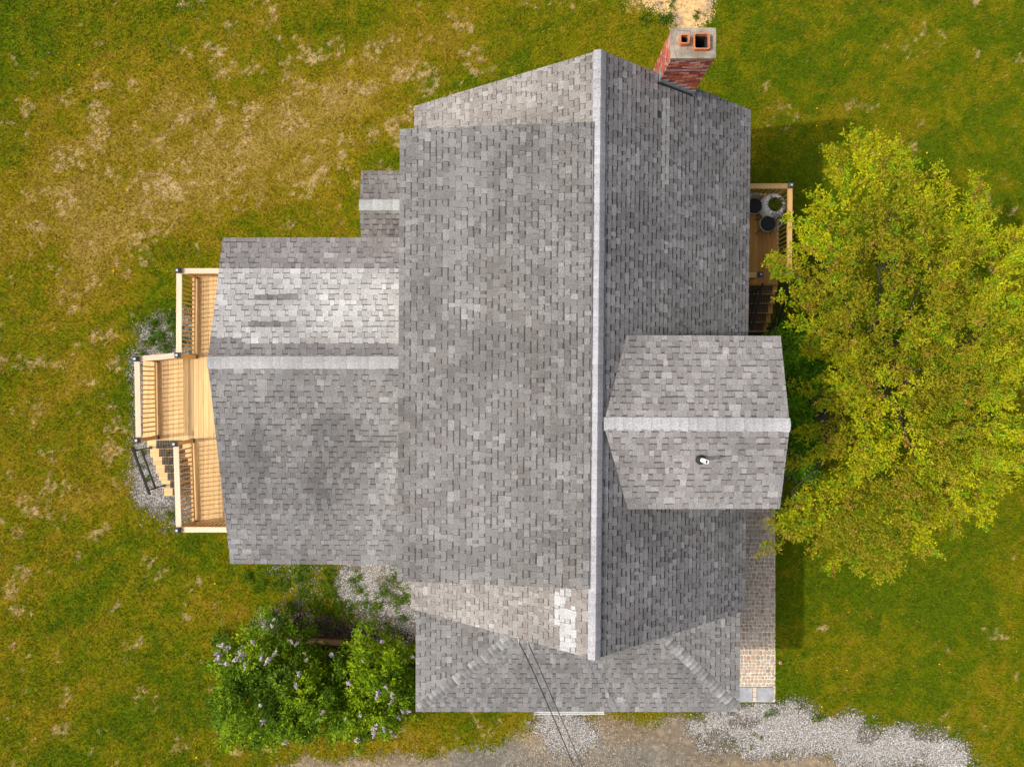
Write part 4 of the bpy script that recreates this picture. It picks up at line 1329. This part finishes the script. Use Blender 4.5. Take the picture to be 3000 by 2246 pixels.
# weeds in the gravel
def weed_clumps():
    pts = []
    for (px, py, r, n) in [(470,985,26,46),(515,960,22,40),(500,935,20,30),(530,1005,18,30),(455,950,16,20),(420,1040,14,14),(440,1000,14,18),(490,1020,20,26),(420,1330,10,8),(425,1365,12,8),(435,1400,8,6),(1058,1725,14,16),(1105,1770,18,24),(1070,1765,14,16),(1125,1730,16,18),(1165,1760,22,26),(1040,1690,22,24),(1150,1700,26,20),(1090,1820,24,24),(1190,1740,20,20),(1020,1780,26,30),(900,1740,34,30),(850,1770,26,24),(1140,1840,26,22),
                           (1200,1660,30,40),(1180,1810,14,10),(1090,1790,8,6),(985,1790,40,40),(940,1770,24,24),(890,1690,40,40),(960,1690,34,40),(970,1740,30,30),(820,1700,34,40),(760,1720,30,24),(1960,25,26,16),(1890,60,20,16),(2060,100,18,18),(1935,60,16,16),(1960,55,14,10),(2040,45,12,12),(2200,2150,30,5),(2250,2085,16,8),(2390,2100,14,14),(730,1690,26,18),
                           (2300,1010,30,30),(500,1500,20,14),(560,1300,16,8)]:
        for i in range(n):
            c = P(px+random.gauss(0, r*.5), py+random.gauss(0, r*.5))
            pts.append((c.x, c.y, .02))
    base = np.array(pts); n = len(base)
    dv = np.stack([rng.normal(0, .6, n), rng.normal(0, .6, n), np.full(n, .7)], 1); dv /= np.linalg.norm(dv, axis=1)[:, None]
    pal = np.array([(.07,.15,.008), (.10,.19,.008), (.055,.12,.006), (.15,.20,.010)])
    V, f, cc = leaf_cloud(base, dv, rng.uniform(.05, .16, n), 12, pal[rng.integers(0, 4, n)], (.035, .08), .045, .3, .9)
    struct(big_mesh('weeds', V, f, cc, M['leaf']), 'stuff')
weed_clumps()

# ------------------------------------------------------------------ timbers, stone block, small things on the lawn
def timber(label, a, b, w=.14, h=.15):
    a, b = Vector(a), Vector(b)
    c = (a+b)/2
    o = MB().bar(a+Vector((0,0,h/2)), b+Vector((0,0,h/2)), w, h).build('landscape_timber', M['timber_x'], None, (c.x, c.y, 0))
    return tag(o, label, 'timber', 'timbers edging the planting bed')
timber('brown edging timber in the bed, piece partly covered by the leftmost lilac', P(835,1868), P(1050,1882))
timber('brown edging timber in the bed, piece ending at the porch roof', P(1053,1882.5), P(1228,1894))
timber('pale weathered timber end low by the iris clump at the porch', P(1170,2032), P(1222,2034), .12, .12)
c = P(795,2012,.9)
sb = MB().box(c.x-.16, c.x+.16, c.y-.17, c.y+.17, 0, .9)
tag(sb.build('stone_block', plain('weathered_stone', (.25,.21,.18), .95, nz=(7, .7, 1.3), bmp=.5), None, (c.x, c.y, 0)), 'grey stone block showing through the leaves of the leftmost lilac', 'stone')
c = P(2286,1940)
rg = thing('lawn_cap', 'tiny orange and white ring with a dark centre on the lawn by the walk', 'pipe cap', tuple(c))
MB().lathe(c, [(.022, .05), (.035, .055), (.05, .04), (.055, 0)], 14).build('ring', plain('orange_plastic', (.62, .28, .14), .5), rg)
MB().lathe(c, [(.022, .048), (0, .046)], 12).build('centre', M['soot'], rg)
dm = MB()
for i in range(10):
    g_ = 6.283*i/10
    dm.add([(0,0,.075), (.028*math.cos(g_-.35), .028*math.sin(g_-.35), .07), (.034*math.cos(g_), .034*math.sin(g_), .066), (.028*math.cos(g_+.35), .028*math.sin(g_+.35), .07)], [(0,1,2,3)], (.75,.50,.01))
dm.tube([(0,0,0), (0,0,.07)], .004, 4, False, (.10,.16,.02))
dme = dm.mesh('dandelion'); dme.materials.append(M['petal'])
DAND = [(236,193,'yellow dandelion in the dark green grass near the top left corner'), (377,558,'yellow dandelion in the tan grass upper left of the left deck'),
        (52,651,'yellow dandelion nearest the left edge of the lawn'), (336,794,'yellow dandelion just left of the left deck, level with its top post'),
        (2391,320,'yellow dandelion on the sunlit lawn just above the house shadow at upper right'), (2390,371,'yellow dandelion inside the chimney shadow on the upper right lawn'),
        (2712,450,'yellow dandelion off the upper right side of the yellow-green tree'), (455,1512,'yellow dandelion below the left deck stairs gravel'),
        (632,1707,'yellow dandelion between the left wing eave and the lilacs'), (1078,2164,'yellow dandelion between the lilacs and the driveway'),
        (578,2215,'yellow dandelion at the bottom, left of the lilacs'), (2478,1960,'yellow dandelion on the lawn right of the cobbled walk'),
        (2748,1942,'yellow dandelion farthest right on the lawn below the tree'), (2405,2066,'yellow dandelion beside the long white gravel strip')]
for px, py, lb in DAND:
    o = bpy.data.objects.new('dandelion', dme); COL.objects.link(o)
    c = P(px, py); o.location = (c.x, c.y, 0); o.rotation_euler = (0, 0, random.uniform(0, 6)); q = random.uniform(.7, .95); o.scale = (q, q, 1)
    tag(o, lb, 'flower', 'dandelions dotted over the lawn')

# ------------------------------------------------------------------ overhead cables
def cable(label, a, mid, far, r, col):
    c = thing('power_cable', label, 'cable', tuple(a))
    a, mid, far = Vector(a), Vector(mid), Vector(far)
    pts = []
    for i in range(41):
        t = i/40
        # quadratic through a (t=0), mid (t=.25), far (t=1)
        l0 = (t-.25)*(t-1)/(.25); l1 = t*(t-1)/(.25*-.75); l2 = t*(t-.25)/.75
        pts.append(a*l0+mid*l1+far*l2)
    MB().tube(pts, r, 6).build('wire', col, c)
    MB().tube([a+Vector((0,.12,.03)), a+Vector((0,-.05,-.01))], [.022, .015], 8).build('anchor', M['lead'], c)
    return pts
cb = plain('cable_jacket', (.012, .012, .013), .6)
cg = plain('cable_bare', (.10, .10, .10), .35, .5, (3, .2, 1.8))
cable('thin black overhead wire, the left of the two crossing the porch roof', P(1520,1881,5.75), P(1614,2084,4.95), (9.0,-27.0,6.5), .011, cb)
cable('twisted grey and black overhead wire, the right of the two crossing the porch roof', P(1547,1883,5.70), P(1636,2084,4.95), (9.6,-27.0,6.5), .012, cg)
